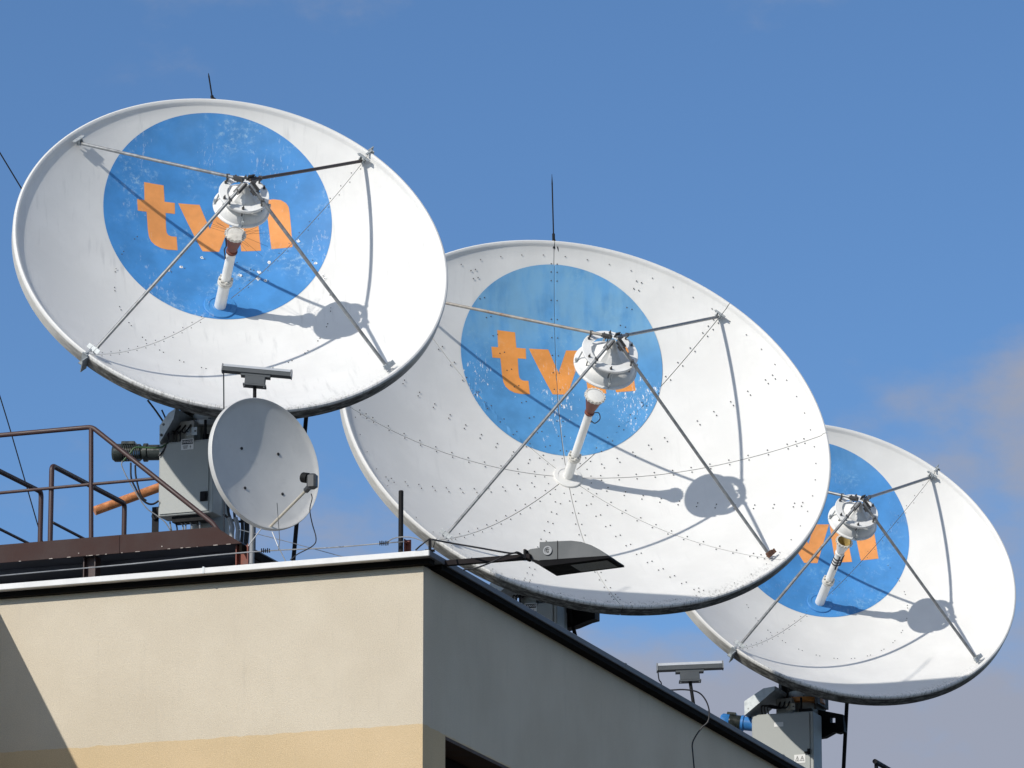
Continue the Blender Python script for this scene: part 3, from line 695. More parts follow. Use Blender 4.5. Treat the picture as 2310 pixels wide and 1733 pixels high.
    m.box((0, 0, ln * .62), (q * .7, q * .7, .02), MM); m.build('cooling_fins', M_motor if mc['fin'] is None else mc['fin'], mo, None, True)
    m = MB(); m.lathe([(q * .86, .10 + ln * .36), (q * .7, .11 + ln * .37), (q * .7, ln * .66), (q * 1.02, ln * .68), (q * 1.02, ln * .76), (q * .86, ln * .78), (q * .86, ln + .08), (0, ln + .08)], MM, 24); m.build('gear_case', mc['case'], mo, None, True)
    m = MB(); m.box((0, q * 1.02, ln * .34), (q * 1.1, q * .35, ln * .30), MM, bev=.004); m.build('terminal_box', M_motor if mc['fin'] is None else mc['fin'], mo)
    if cb['kind'] == 'a':
        m = MB(); m.box((-q * .86, q * .45, ln * .30), (.004, .05, .07), MM); m.build('nameplate', M_signw, mo)
    # jack bracket on the right
    jb = cfg['bracket']; JY = YC + .30
    hp = [PX(u, v, JY) for u, v in jb]; HMi = MB().frame(hp[0], BX, BY, BZ); inv = HMi.inverted(); poly = [((inv @ p).x, (inv @ p).z) for p in hp]
    m = MB(); hole = cfg.get('hole')
    if hole:
        hq = [inv @ PX(u, v, JY) for u, v in hole]; x0, x1_, z0, z1_ = min(p.x for p in hq), max(p.x for p in hq), min(p.z for p in hq), max(p.z for p in hq)
        # split the outline round the square opening
        def clip(poly, axis, val, keep_less):
            o_ = []
            for i in range(len(poly)):
                p_, q_ = poly[i], poly[(i + 1) % len(poly)]; di, dj = p_[axis] - val, q_[axis] - val
                ins = (di <= 0) if keep_less else (di >= 0)
                if ins: o_.append(p_)
                if di * dj < 0: t = di / (di - dj); o_.append((p_[0] + (q_[0] - p_[0]) * t, p_[1] + (q_[1] - p_[1]) * t))
            return o_
        for pc_ in (clip(poly, 0, x0, True), clip(poly, 0, x1_, False), clip(clip(clip(poly, 0, x0, False), 0, x1_, True), 1, z0, True), clip(clip(clip(poly, 0, x0, False), 0, x1_, True), 1, z1_, False)):
            if len(pc_) > 2: m.prism(pc_, HMi, 0, .10)
    else: m.prism(poly, HMi, 0, .14)
    m.build('jack_bracket', M_black, root)
    j = cfg['jack']; m = MB(); a, b = PX(*j[0], JY - .02), PX(*j[1], JY + .05)
    b = a + (b - a) * ((a.z - ROOF_Z) / max(.01, a.z - b.z)) if b.z > ROOF_Z else b
    m.tube([a + (a - b).normalized() * .35, b], cfg.get('jack_r', .02), 10); m.build('jack_rod', M_black, root, None, True)
    return root, CM, YC

def write(text, pos, size, mat, parent, name):
    cu = bpy.data.curves.new('txt', 'FONT'); cu.body = text; cu.size = size * 1.35; cu.align_x = 'CENTER'; cu.align_y = 'CENTER'; cu.extrude = 0.0005
    to = bpy.data.objects.new('txt', cu); C.objects.link(to)
    dg = bpy.context.evaluated_depsgraph_get(); me = bpy.data.meshes.new_from_object(to.evaluated_get(dg)); bpy.data.objects.remove(to); bpy.data.curves.remove(cu)
    me.materials.clear(); me.materials.append(mat)
    M = Matrix.Translation(pos) @ MB().frame((0, 0, 0), BX, BZ, -BY)
    return place(name, me, parent, M)

M_rustfoot = pbr('rusted_foot', (0.13, 0.06, 0.035), 0.8, 0, 0.35, 30)
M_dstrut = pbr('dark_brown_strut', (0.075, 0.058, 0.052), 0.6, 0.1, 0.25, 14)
M_back = pbr('shade_dark_back_paint', (0.08, 0.08, 0.079), 0.75, 0, 0.15, 6)  # darkened to cut bounced light and deepen the shade under the dishes
BLUE, ORANGE = (0.060, 0.245, 0.555), (0.78, 0.32, 0.10)
A1, CM1, YC1 = antenna(dict(C=(-2.359, 43.166, 13.885), az=12.41, el=29.15, R=1.85, d=.685, yc=.70, seed=1.3, streak=1.5, panels=2, seam0=R_(45), gap=.005, flange=.12,
    label='nearest large white satellite dish, at the left, its blue emblem scuffed and fully in view', disc=(-.01, .797, .992, .948), letters=(0, 0), blue=BLUE, pale=(.30, .48, .66), chips=.25, scuffs=.85, fade=.12, orange=ORANGE,
    bolt_chips=True, ring_blue=True, horn=(-.02, .205, .041, -.375), horn_r=.085, horn_mat=M_horn, open_horn=False, sub=(.505, .668, .813, .240), strut_r=1.735, strut_w=.0150,
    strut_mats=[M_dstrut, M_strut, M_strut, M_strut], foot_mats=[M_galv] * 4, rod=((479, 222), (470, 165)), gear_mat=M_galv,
    cab=dict(tl=(359.5, 1000), size=(.50, .64, .20), kind='a', signs=[(.265, -.035, .115, .092, 'danger')]),
    hood=[(359.5, 1000), (360, 960), (383, 934), (402, 924), (396, 948)], motor=dict(a=(255, 1022), b=(358, 1021), r=.078, cap=M_motor, fin=None, case=M_motor),
    bracket=[(505, 985), (560, 960), (640, 985), (650, 1040), (600, 1050), (505, 1080)], jack=((689, 960), (662, 1262)), jack_r=.019))
A2, CM2, YC2 = antenna(dict(C=(.678, 46.285, 13.214), az=14.83, el=29.66, R=2.25, d=.786, k=1.06, yc=.60, seed=4.1, streak=.55, panels=8, seam0=0.0, gap=.008, flange=.112,
    label='largest white satellite dish, in the middle, bolted from eight petals, its blue emblem flaking', disc=(.025, 1.16, .955, .905), letters=(.075, .325), blue=(.088, .285, .555), pale=(.26, .46, .58), chips=1.0, scuffs=.35, chip_y=(1.45, 1.05), fade=.5, fade_y=(1.15, 1.65), orange=(.76, .30, .07),
    bolt_chips=False, ring_blue=False, horn=(.06, .295, .037, -.52), horn_r=.090, horn_mat=M_horn, open_horn=False, sub=(.665, .855, 1.02, .288), strut_r=2.085, strut_w=.0145,
    strut_mats=[M_strut, M_rust, M_strut, M_strut], foot_mats=[M_galv, M_galv, M_galv, M_rustfoot], rod=((1249, 543), (1245, 393)), gear_mat=M_galv,
    cab=dict(tl=(1131, 1367), size=(.53, .66, .20), kind='a', signs=[(.285, -.045, .115, .092, 'danger')]),
    hood=[(1080, 1350), (1095, 1335), (1118, 1308), (1152, 1300), (1165, 1320), (1112, 1352)], motor=dict(a=(1020, 1392), b=(1128, 1390), r=.078, cap=M_motor, fin=None, case=M_motor),
    bracket=[(1271, 1360), (1300, 1358), (1351, 1372), (1351, 1401), (1333, 1404), (1300, 1414), (1271, 1419)], jack=((1291, 1405), (1299, 1440)), jack_r=.018))
A3, CM3, YC3 = antenna(dict(C=(3.254, 51.887, 13.19), az=15.26, el=29.9, R=1.85, d=.70, k=1.06, yc=.45, seed=8.7, streak=.35, panels=2, seam0=R_(45), gap=.005, flange=.12,
    label='farthest large white satellite dish, at the right, half hidden behind the middle dish', disc=(.03, .755, .972, .945), letters=(.032, -.09), blue=BLUE, pale=(.24, .46, .66), chips=.10, scuffs=.5, fade=.25, orange=ORANGE,
    bolt_chips=False, ring_blue=True, horn=(.05, .236, .039, -.364), horn_r=.080, horn_mat=M_white, open_horn=True, sub=(.515, .675, .824, .250), strut_r=1.735, strut_w=.0150,
    strut_mats=[M_strut] * 4, foot_mats=[M_galv] * 4, rod=None, gear_mat=M_orange2,
    cab=dict(tl=(1695.5, 1613.5), size=(.64, .95, .29), kind='b', signs=[(.285, -.115, .095, .045, 'plain'), (.50, -.475, .115, .085, 'warn')]),
    hood=[(1679.5, 1614), (1679, 1582), (1727, 1556), (1757, 1553), (1754, 1562)], motor=dict(a=(1626, 1627), b=(1694, 1634), r=.085, cap=M_blue, fin=M_motor, case=M_blue),
    bracket=[(1840, 1601), (1852, 1603), (1908, 1616), (1911, 1654), (1896, 1657), (1885, 1654), (1862, 1664), (1846, 1665)], hole=[(1876, 1619), (1889, 1633)], jack=((1910, 1595), (1903, 1733)), jack_r=.020))

# ------------------------------------------------------------------ cables of the first antenna
def cable(name, pxs, Y, r, mat, parent, n=6, label=None, cat=None):
    m = MB(); pts = [PX(p[0], p[1], Y if len(p) < 3 else p[2]) for p in pxs]; m.tube(smooth_path(pts, n), r, 6); o = m.build(name, mat, parent, None, True)
    if label: tag(o, label, cat)
    return o
Y1 = YC1
for pts, r, mat in [
    ([(333, 903), (350, 925), (368, 951)], .009, M_rubber), ([(365, 925), (375, 950), (380, 985), (377, 1000), (368, 1018), (358, 1029)], .008, M_rubber),
    ([(379, 1000), (360, 1010), (330, 1010), (305, 1010), (293, 1023), (278, 1040)], .007, pbr('green_wire', (.05, .12, .05), .5)),
    ([(276, 1040), (275, 1052), (289, 1082), (307, 1113), (330, 1146), (352, 1162), (372, 1178), (386, 1200)], .0055, M_conduit),
    ([(295, 1044), (296, 1078), (306, 1102), (318, 1124), (333, 1136), (346, 1137), (358, 1130)], .009, M_rubber), ([(305, 1050), (307, 1078), (318, 1118), (330, 1130)], .009, M_rubber),
    ([(504, 1160), (520, 1172), (545, 1177), (560, 1170)], .011, M_rubber), ([(513, 1133), (516, 1158), (524, 1180)], .013, M_rubber), ([(528, 1150), (530, 1170), (537, 1200)], .013, M_rubber)]:
    cable('cable', pts, Y1 - .03, r, mat, A1)
for (a, b) in (((517, 1168), (524, 1188)), ((531, 1168), (537, 1195))):
    cable('conduit', [a, b, (b[0] - 1, b[1] + 20), (b[0] + 2, b[1] + 90)], Y1 - .05, .022, M_conduit, A1)
for a in ((545, 1160), (553, 1160), (557, 1165)): cable('cable', [a, (a[0] + 2, 1195), (a[0] - 1, 1240), (a[0], 1290)], Y1 + .1, .016, M_rubber, A1)
m = MB(); m.box((.26, .10, -.665), (.30, .12, .05), CM1)
m.build('gland_plate', M_black, A1)
for i, x in enumerate((.07, .115, .16, .205, .25, .30, .335)):
    p = CM1 @ Vector((x, .09, -.67)); m = MB(); m.tube(smooth_path([p, p + Vector((.01 + .01 * (i % 3), 0, -.06)), p + Vector((.05 - .02 * (i % 4), .02, -.22))]), .0075, 6); m.build('cable', [M_conduit, M_rubber, M_conduit, M_wire][i % 4], A1, None, True)
# small limit-switch plate left of the pedestal
m = MB(); p = PX(357, 1150, Y1 + .12); PMx = MB().frame(p, BX, BY, BZ); m.box((-.025, 0, -.10), (.06, .01, .25), PMx); m.tube([PMx @ Vector((-.02, -.03, -.06)), PMx @ Vector((-.02, .01, -.06))], .03, 12); m.build('switch_plate', M_black, A1)

# ------------------------------------------------------------------ copper pipe beside the first antenna
m = MB(); a, b = PX(213, 1153, 45.6), PX(372, 1095, 45.75); m.tube([a, a.lerp(b, .02), b, b + (b - a) * .35], .041, 18)
e = (b - a) * .35
tag(m.build('copper_pipe', M_copper, None, None, True, 50), 'slanting copper pipe sticking out behind the grey cabinet', 'pipe')

# ------------------------------------------------------------------ steel platform with railing
YP = 40.0
ptr = PX(486.5, 1189, YP); ZT = ptr.z; pn = BY
def onp(u, v): return PPL(u, v, ptr, BY)
root = thing('steel_platform', tuple(Vector((onp(270, 1240).x, onp(270, 1240).y, ROOF_Z))), 'brown steel roof platform with pipe railing in front of the left dish', 'platform')
TL, TR, BR, BL = onp(-260, 1251), ptr, onp(545, 1225.5), onp(-260, 1295)
FM = MB().frame(TR, BX, BY, BZ); inv = FM.inverted(); poly = [((inv @ p).x, (inv @ p).z) for p in (TL, TR, BR, BL)]
mid = (inv @ onp(270, 1215)).x
zb = (inv @ BR).z
m = MB(); m.prism([(poly[0][0], 0), (mid - .002, 0), (mid - .002, zb), (poly[3][0], zb)], FM, 0, .01); fa = m.build('fascia', M_fascia, root)
m = MB(); m.prism([(mid + .002, 0), (0, 0), (poly[2][0], zb), (mid + .002, zb)], FM, 0, .01); m.build('fascia', M_fascia, root)
m = MB(); rnd = random.Random(3)                   # flaked edge and rivets
for k in range(24):
    x = rnd.uniform(poly[0][0], poly[2][0]); L_ = rnd.uniform(.004, .04); hgt = rnd.uniform(.002, .005); m.box((x, -.002, zb + hgt / 2 - .002), (L_, .006, hgt), FM)
for k in range(3): m.box((rnd.uniform(poly[0][0], -.1), -.001, rnd.uniform(zb + .02, -.01)), (.008, .006, .008), FM)
fk = m.build('paint_flakes', M_flake, root); fk['kind'] = 'stuff'
m = MB(); x0 = poly[3][0]; x1 = poly[2][0]
m.box(((x0 + x1) / 2 - .01, 1.6, zb + .016), (x1 - x0 - .04, 3.17, .02), FM); m.build('deck', M_deck, root)
m = MB(); m.box((x1 - .012, 1.6, zb - .03), (.02, 3.18, .06), FM); m.build('side_channel', M_soffit, root)
for k in range(7):
    m = MB(); m.box(((x0 + x1) / 2 - .02, .3 + k * .45, zb - .014), (x1 - x0 - .08, .05, .04), FM); m.build('joist', M_deck, root)
for (ua, ub, v, mt) in ((183, 208, 1260, M_brown), (527, 553, 1232, M_redox)):
    xa, xb = (inv @ onp(ua, v)).x, (inv @ onp(ub, v)).x; zt = zb + .004; zl_ = ROOF_Z - TR.z
    m = MB()
    for xx in (xa, xb): m.box((xx, .10, (zt + zl_) / 2), (.008, .10, zt - zl_), FM)
    m.box(((xa + xb) / 2, .10, (zt + zl_) / 2), (xb - xa - .008, .008, zt - zl_), FM); m.build('support_beam', mt, root)
# railing: posts and rails stand on the fascia line
def fp(u, v, dep=.03): q = onp(u, v); return q + BY * dep
m = MB(); m.tube(bent([fp(-40, 983.5), fp(204, 961.5), fp(478, 1180, .03), fp(488, 1195, .03)], .04), .0195, 12); m.build('top_rail', M_brown, root, None, True)
m = MB(); m.tube([fp(202, 964), fp(202, 1216)], .0185, 12); m.build('railing_post', M_brown, root, None, True)
m = MB(); m.tube([fp(-40, 1113.5, .035), fp(203, 1090.5, .035), fp(352, 1077, .035)], .0125, 10); m.build('mid_rail', M_brown, root, None, True)
def backrun(u0, v0, u1, v1, dep):                  # level rail running straight back from the front line
    a = onp(u0, v0) + BY * dep; r = PPL(u0, v0, ptr + BY * dep, BY); return r, PPL(u1, v1, r, BX)
def hoop(name, near, far, nb, fb, r, w):
    a, b = backrun(*near, *far, .06); pts = []
    if nb: pts.append(Vector((a.x, a.y, ZT - .05)))
    pts += [a, b]
    if fb: pts.append(Vector((b.x, b.y, ZT - .3)))
    mm = MB(); mm.tube(bent(pts, .045), w, 12); return mm.build(name, M_brown, root, None, True)
hoop('ladder_rail', (117, 1050), (281, 1136), True, True, .04, .0205)
hoop('ladder_rail', (-40, 1044), (93, 1110), False, True, .04, .0205)
hoop('ladder_brace', (118, 1178.5), (196, 1219), False, False, .02, .0115)
hoop('ladder_brace', (-20, 1184), (70, 1229), False, False, .02, .0115)

# ------------------------------------------------------------------ small grey dish
SC = Vector((-1.795, 37.72, 10.722)); saz, sel, SR = R_(40.5), R_(5.3), 0.5
n = Vector((math.sin(saz) * math.cos(sel), -math.cos(saz) * math.cos(sel), math.sin(sel))); e1 = Vector((math.cos(saz), math.sin(saz), 0)); e2 = n.cross(e1)
SM = MB().frame(SC, e1, e2, n)
pole_b = SC - n * .22; sd = thing('small_satellite_dish', (pole_b.x, pole_b.y, ROOF_Z), 'small grey satellite dish turned to the right with one receiver arm', 'satellite dish')
m = MB(); sd_d = 0.085; prof = [(SR * .96 * k / 14, -sd_d + sd_d * (k / 14) ** 2 * .92) for k in range(15)]
prof += [(SR * .975, .002), (SR * .99, .004), (SR, -.004), (SR, -.035), (SR * .985, -.036), (SR * .96, -.02), (SR * .6, -sd_d * .75), (0, -sd_d - .012)]
m.lathe(prof, None, 72); sr = m.build('reflector', M_sgrey, sd, SM, True, 40)
m = MB()
for (u, v) in ((547, 1011), (629, 1024), (553, 1101), (637, 1115)):
    p = SM.inverted() @ PPL(u, v, SC - n * .06, n); m.lathe([(.0, .0), (.011, 0), (.011, .006), (0, .010)], Matrix.Translation((p.x, p.y, -sd_d + sd_d * (p.x ** 2 + p.y ** 2) / SR ** 2 + .001)), 10)
b_ = m.build('bolts', M_ink, sd, SM); b_['kind'] = 'stuff'
# arm from the lower rim out to the receiver
a = PPL(612, 1186, SC, n); b = PX(692, 1105, a.y - .42); m = MB(); m.tube([a - (b - a).normalized() * .015, b], .0105, 10); m.build('feed_arm', M_arm, sd, None, True)
LM = MB().frame(b, BX, BY, BZ); m = MB()
m.tube([b - (b - a).normalized() * .01, b + (b - a).normalized() * .04], .022, 10); m.box((.042, 0, .058), (.072, .066, .112), LM, bev=.014); lb = m.build('receiver', pbr('receiver_plastic', (.055, .058, .062), .45), sd)
m = MB(); c0 = LM @ Vector((.012, .0, .085)); m.tube([c0, c0 + Vector((-.04, .03, .012))], .038, 14); m.build('receiver_mouth', M_black, lb, None, True)
cable('cable', [(702, 1114, b.y), (704, 1125, b.y), (699, 1150, b.y), (704, 1180, b.y + .2), (713, 1215, 37.5), (705, 1232, 37.5), (672, 1250, 37.5), (655, 1263, 37.6)], 37, .0042, M_rubber, sd)
m = MB(); pt = PX(569, 1170, SC.y + .27); m.tube([Vector((pt.x, pt.y, ROOF_Z)), Vector((pt.x, pt.y, SC.z + .10))], .0185, 12); m.build('mast', M_conduit, sd, None, True)
m = MB(); BMk = MB().frame(Vector((pt.x, pt.y, SC.z)), e1, -n, Vector((0, 0, 1))); bk = SC - n * (sd_d + .035); m.tube([bk, Vector((pt.x, pt.y, SC.z))], .05, 8); m.box((0, 0, 0), (.13, .10, .20), BMk); m.build('mount_bracket', M_black, sd)
m = MB()
m.tube([PX(614, 1200, 37.55), PX(627, 1232, 37.5), PX(645, 1268, 37.5)], .004, 6); m.tube([PX(625, 1135, 37.3), PX(631, 1220, 37.5), PX(628, 1242, 37.55)], .0028, 6); m.tube([PX(590, 1192, 37.6), PX(560, 1232, 37.6)], .004, 6)
m.build('stay_wires', M_wire, sd)

# ------------------------------------------------------------------ floodlights on posts
def floodlight(tl, tr, bl, Y, post_bot, label, mats):
    a, b, c = PX(*tl, Y), PX(*tr, Y), PX(*bl, Y)
    ax = (b - a).normalized(); ln = (b - a).length; yv = Vector((0, 0, 1)).cross(ax).normalized(); zv = ax.cross(yv)
    hgt = (a - c).length
    t = thing('floodlight', tuple(post_bot), label, 'floodlight', 'linear floodlights on the roof edge')
    HM = MB().frame(a, ax, yv, zv)
    # cross-section: upright front, sloped upper facet
    sec = [(0, -hgt), (0, -hgt * .42), (.022, 0), (.10, 0), (.115, -hgt * .5), (.10, -hgt)]
    m = MB(); vs = [HM @ Vector((x, y, z)) for x in (0.008, ln - .008) for y, z in sec]; k = len(sec)
    m.add(vs, [tuple(range(k)), tuple(range(2 * k - 1, k - 1, -1))] + [(i, (i + 1) % k, k + (i + 1) % k, k + i) for i in range(k)]); hs = m.build('housing', M_lampg, t)
    m = MB(); m.add([HM @ Vector((x, y - .0025, z)) for x, (y, z) in ((.012, sec[1]), (ln - .012, sec[1]), (ln - .012, sec[2]), (.012, sec[2]))], [(0, 1, 2, 3)])
    m.build('lit_facet', pbr('lit_facet_paint', (.42, .44, .46), .35, 0, .04), hs)  # paler sheet paints the upper facet as if catching the light
    for x0 in (0.0, ln - .008):
        m = MB(); vs = [HM @ Vector((x0 + dx, (y - .05) * 1.1 + .05, (z + hgt / 2) * 1.12 - hgt / 2)) for dx in (0, .008) for y, z in sec]
        m.add(vs, [tuple(range(k)), tuple(range(2 * k - 1, k - 1, -1))] + [(i, (i + 1) % k, k + (i + 1) % k, k + i) for i in range(k)]); m.build('end_cap', M_conduit, hs)
    mid = ln * .49; m = MB(); m.box((mid, .055, -hgt - .012), (ln * .42, .09, .022), HM); m.box((mid - ln * .0, .055, -hgt - .055), (ln * .29, .10, .07), HM, bev=.005); m.box((mid, .055, -hgt - .094), (ln * .33, .11, .012), HM)
    for s_ in (-1, 1): m.tube([HM @ Vector((mid + s_ * ln * .14, .01, -hgt - .09)), HM @ Vector((mid + s_ * ln * .14, .01, -hgt - .115))], .007, 6)
    m.build('driver_box', M_lampg, t)
    top = HM @ Vector((mid, .055, -hgt - .09)); m = MB(); m.tube([Vector(post_bot), top], .0145, 10); m.box(tuple(Vector(post_bot) + Vector((0, 0, .006))), (.09, .09, .012)); m.build('post', M_black, t, None, True)
    m = MB(); p = HM @ Vector((.008, .02, -hgt * .7)); q = Vector((p.x + .01, p.y, p.z - .09)); en = Vector((p.x + .03, p.y + .05, post_bot[2] + .05 if 'small' in label else p.z - .2))
    m.tube(smooth_path([p, q, p.lerp(en, .6) + Vector((.012, 0, 0)), en]), .0055, 6); m.build('cable', M_rubber, t, None, True)
    return t
YF = 41.0
fb = PX(576, 1100, YF + .06); floodlight((500.8, 818.8), (659, 833), (502, 834.7), YF, (fb.x, fb.y, ROOF_Z), 'grey linear floodlight on a black post above the small grey dish', 0)
fe = PZ(1566, 1598.5, ZE); floodlight((1481, 1495.5), (1632, 1489.5), (1482, 1512), fe.y - .05, (fe.x, fe.y, ZE), 'linear floodlight on the right roof edge below the far dish, a cable looping past it', 0)
# loop of cable over the right roof edge
ce = PZ(1497, 1552, ZE)
tag(cable('loose_cable', [(1497, 1555), (1510, 1557), (1545, 1556), (1575, 1562), (1592, 1580), (1600, 1605), (1597, 1628), (1583, 1642), (1570, 1660), (1562, 1678), (1563, 1700), (1567, 1745)], 42.3, .0065, M_rubber, None), 'black cable looping over the right roof edge and down the shaded wall', 'cable')

# ------------------------------------------------------------------ street luminaire on a bracket arm at the corner
ap = PZ(1008, 1263, ZE - .01); ax_loc = (BM.inverted() @ ap)
LY = ax_loc.y
lp = PPL(1186, 1253, BM @ Vector((0, LY, 0)), BY)
lum = thing('street_luminaire', tuple(lp), 'grey street light head on a dark arm at the roof corner', 'street light')
LM = MB().frame(lp, BX, BY, BZ); inv = LM.inverted()
m = MB(); am0 = BM @ Vector((-.35, LY, (BM.inverted() @ lp).z - .01)); am1 = lp + Vector((0, 0, -.0)) + BX * .03
m.box((-.5, .02, -.008), (1.06, .05, .036), LM); m.build('arm', pbr('arm_brown', (.014, .011, .012), .7, spec=.15), lum)
def lq(u, v, dep=0.0): p = inv @ PPL(u, v, lp + BY * dep, BY); return (p.x, p.z)
W_ = .32
side = [lq(*p) for p in ((1216, 1264), (1217.4, 1223), (1258, 1221), (1288, 1219.8), (1311, 1222.4), (1334, 1230), (1352, 1239.5), (1371, 1253.6))]
m = MB(); n_ = len(side); vs = []
for dd, sc in ((0.0, 1.0), (W_, 1.0)):
    vs += [LM @ Vector((x, dd, z)) for x, z in side]
m.add(vs, [tuple(range(n_)), tuple(range(2 * n_ - 1, n_ - 1, -1))] + [(i, n_ + i, n_ + (i + 1) % n_, (i + 1) % n_) for i in range(n_)])
hs = m.build('housing', M_lampg, lum)
m = MB(); xs = lq(1258, 1240)[0]; m.box((xs, -.0015, lq(1258, 1241)[1]), (.005, .004, .135), LM); m.build('housing_seam', M_black, hs)
# hinge block and spigot
sp_ = [lq(*p) for p in ((1187, 1258), (1187, 1239), (1193, 1236), (1215.5, 1233), (1215.5, 1264))]
m = MB(); m.prism(sp_, LM, .04, .24); m.build('spigot', M_lampg, lum)
m = MB(); m.box((lq(1184, 1248)[0], .05, lq(1184, 1250)[1]), (.018, .12, .07), LM, bev=.003); m.build('spigot_plate', M_black, lum)
# tray under the housing with lens
z0, z1 = side[0][1], side[-1][1]; x0, x1 = side[0][0], side[-1][0]
tr_ = [(x0 - .08, z0 + .02), (x0, z0 - .004), (x1 + .012, z1 - .004), (x1 + .014, z1 - .018), (x0 + .10, z0 - .045), (x0 + .02, z0 - .05)]
m = MB(); m.prism(tr_, LM, -.004, W_ + .004); ty = m.build('tray', M_lampd, lum)
dx, dz = tr_[3][0] - tr_[4][0], tr_[3][1] - tr_[4][1]; vs = []
for s_, dd in ((.28, .045), (.92, .045), (.92, W_ - .045), (.28, W_ - .045)): vs.append(LM @ Vector((tr_[4][0] + dx * s_, dd, tr_[4][1] + dz * s_ - .004)))
m = MB(); m.add(vs, [(0, 1, 2, 3)]); m.build('lens', M_lens, ty)
cc = lq(1236, 1242.5); m = MB(); CMx = LM @ Matrix.Translation((cc[0], -.001, cc[1])) @ Matrix.Rotation(R_(90), 4, 'X'); m.lathe([(0, .004), (.021, .004), (.023, .010), (.033, .010), (.034, .0)], CMx, 24); m.build('lock_cap', M_conduit, hs, None, True)
m = MB(); m.lathe([(.010, .006), (.010, .009), (.014, .009), (.014, .006)], CMx, 16, 0, .6, 5.4); m.box((.003, -.006, .008), (.004, .014, .003), CMx); m.build('lock_mark', M_ink, hs)
# corner pin and the lamp's cables
cp = PZ(972, 1239, ZE)
pin = thing('corner_post', tuple(cp + BY * .06 - BX * .03), 'short black cable post on the roof corner beside the street light arm', 'post')
PMx = Matrix.Translation(cp + BY * .06 - BX * .03)
m = MB(); m.box((0, 0, .045), (.022, .022, .095), PMx, bev=.003); m.box((0, 0, .004), (.07, .05, .008), PMx); m.build('post', M_black, pin)
yl = lp.y - .02
m = MB()
m.tube(smooth_path([PX(974, 1217, cp.y), PX(1010, 1224, yl + .1), PX(1080, 1236, yl), PX(1150, 1248, yl), PX(1168, 1246, yl - .02), PX(1186, 1257, yl)]), .0065, 6)
m.tube(smooth_path([PX(1186, 1259, yl), PX(1165, 1248, yl), PX(1140, 1254, yl), PX(1105, 1270, yl), PX(1075, 1281, yl + .1), PX(1045, 1286, yl + .1)]), .0060, 6)
m.tube(smooth_path([PX(968, 1216, cp.y), PX(950, 1230, cp.y), PX(938, 1241, cp.y + .05)]), .006, 6)
tag(m.build('lamp_cable', M_rubber, None, None, True), 'black cable slung from the roof corner post to the street light', 'cable')

# ------------------------------------------------------------------ poles on the roof edge
p = PX(904, 1240, 37.5); t = thing('black_pole', (p.x, p.y, ROOF_Z), 'short upright black pole on the roof beside the red stub', 'pole')
m = MB(); hp_ = PX(904, 1107, 37.5).z; m.lathe([(0, 0), (.055, 0), (.055, .008), (.018, .012), (.018, hp_ - ROOF_Z - .004), (.015, hp_ - ROOF_Z), (0, hp_ - ROOF_Z)], Matrix.Translation((p.x, p.y, ROOF_Z)), 16); m.build('shaft', M_black, t, None, True)
p = PX(919, 1240, 37.55); t = thing('red_stub', (p.x, p.y, ROOF_Z), 'short rust-red steel stub right of the black pole', 'post')
hz = PX(919, 1217, 37.55).z - ROOF_Z; PMx = MB().frame((p.x, p.y, ROOF_Z), BX, BY, BZ)
m = MB(); m.box((-.016, 0, hz / 2), (.006, .045, hz), PMx); m.box((.004, .02, hz / 2), (.034, .006, hz), PMx); m.box((.0, -.01, hz - .02), (.045, .02, .006), PMx); m.tube([PMx @ Vector((-.006, -.02, hz - .025)), PMx @ Vector((-.006, .03, hz - .025))], .008, 8); m.build('angle', M_redox, t)

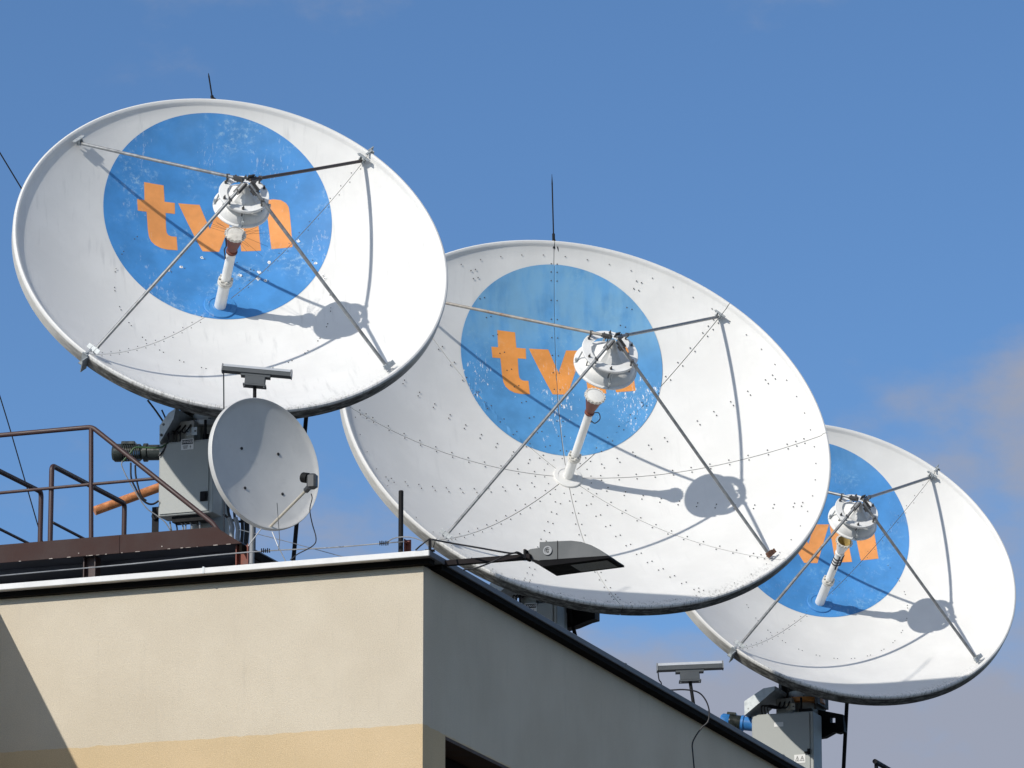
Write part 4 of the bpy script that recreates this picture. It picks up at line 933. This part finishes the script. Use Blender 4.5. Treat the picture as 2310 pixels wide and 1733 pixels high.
# ------------------------------------------------------------------ lightning wire strung along the roof, and guy wires
def wire(name, pts, r, mat, label):
    m = MB(); m.tube(smooth_path(pts, 5), r, 6)
    return m, tag(m.build(name, mat, None, None, True), label, 'wire')
yw = 37.35
t = thing('lightning_wire', tuple(PX(480, 1300, 37.6)), 'thin grey lightning wire strung along the front roof edge', 'wire')
m = MB(); m.tube(smooth_path([PX(-30, 1302, 39.0), PX(100, 1290, 38.6), PX(300, 1272, 38.2), PX(470, 1254, 38.0), PX(600, 1243, 37.8), PX(740, 1236, 37.6), PX(862, 1226, 37.45), PX(912, 1222, 37.45)], 5), .0048, 6); m.build('wire_run', M_wire, t, None, True)
m = MB(); m.tube(smooth_path([PX(870, 1226, 37.45), PX(890, 1214, 37.42), PX(925, 1212, 37.38), PX(955, 1222, 37.3), PX(970, 1236, 37.2)]), .0045, 6); m.build('wire_tail', M_wire, t, None, True)
m = MB(); m.tube(smooth_path([PX(540, 1195, 40), PX(640, 1220, 39), PX(780, 1258, 38)]), .003, 6); m.build('cross_wire', M_wire, t, None, True)
for (u, v, yy) in ((599, 1243, 37.8), (866, 1226.5, 37.45)):
    m = MB()
    for k in range(5):
        q = PX(u - 9 + k * 4.5, v + random.uniform(-1, 1), yy); m.box(tuple(q), (.008, .015, .022 + .010 * (k % 2))); m.tube([q + Vector((0, -.015, -.016)), q + Vector((0, -.015, .014))], .004, 6)
    m.build('wire_clamp', M_black, t)
a, b = PX(-60, 246, 47.5), PX(140, 577, 47.5); m = MB(); m.tube([a, b], .007, 6); tag(m.build('guy_wire', M_black), 'thin black guy wire at the upper left passing behind the left dish', 'wire')
m = MB(); m.tube(smooth_path([PX(-30, 800, 46.8), PX(0, 895, 46.8), PX(23, 970, 46.8), PX(55, 1080, 46.8), PX(85, 1184, 46.8), PX(100, 1235, 46.8)]), .0062, 6); tag(m.build('guy_wire', M_black, None, None, True), 'thin black guy wire hanging behind the brown railing', 'wire')

# ------------------------------------------------------------------ dark railing at the lower right
re = PX(1974, 1718, 50.0); t = thing('roof_railing', (re.x, re.y, ROOF_Z), 'end of a dark pipe railing at the lower right corner', 'railing')
m = MB(); e_ = PPL(2060, 1768, re, BX); m.tube([re - (e_ - re).normalized() * .01, e_, e_ + (e_ - re) * .5], .0235, 12); m.build('top_rail', M_black, t, None, True)
m = MB(); q = re + (e_ - re).normalized() * .04; m.tube([q, Vector((q.x, q.y, ROOF_Z))], .019, 12); m.build('railing_post', M_black, t, None, True)
e3 = e_ + (e_ - re) * .4; m = MB(); m.tube([e3, Vector((e3.x, e3.y, ROOF_Z))], .019, 12); m.build('railing_post', M_black, t, None, True)
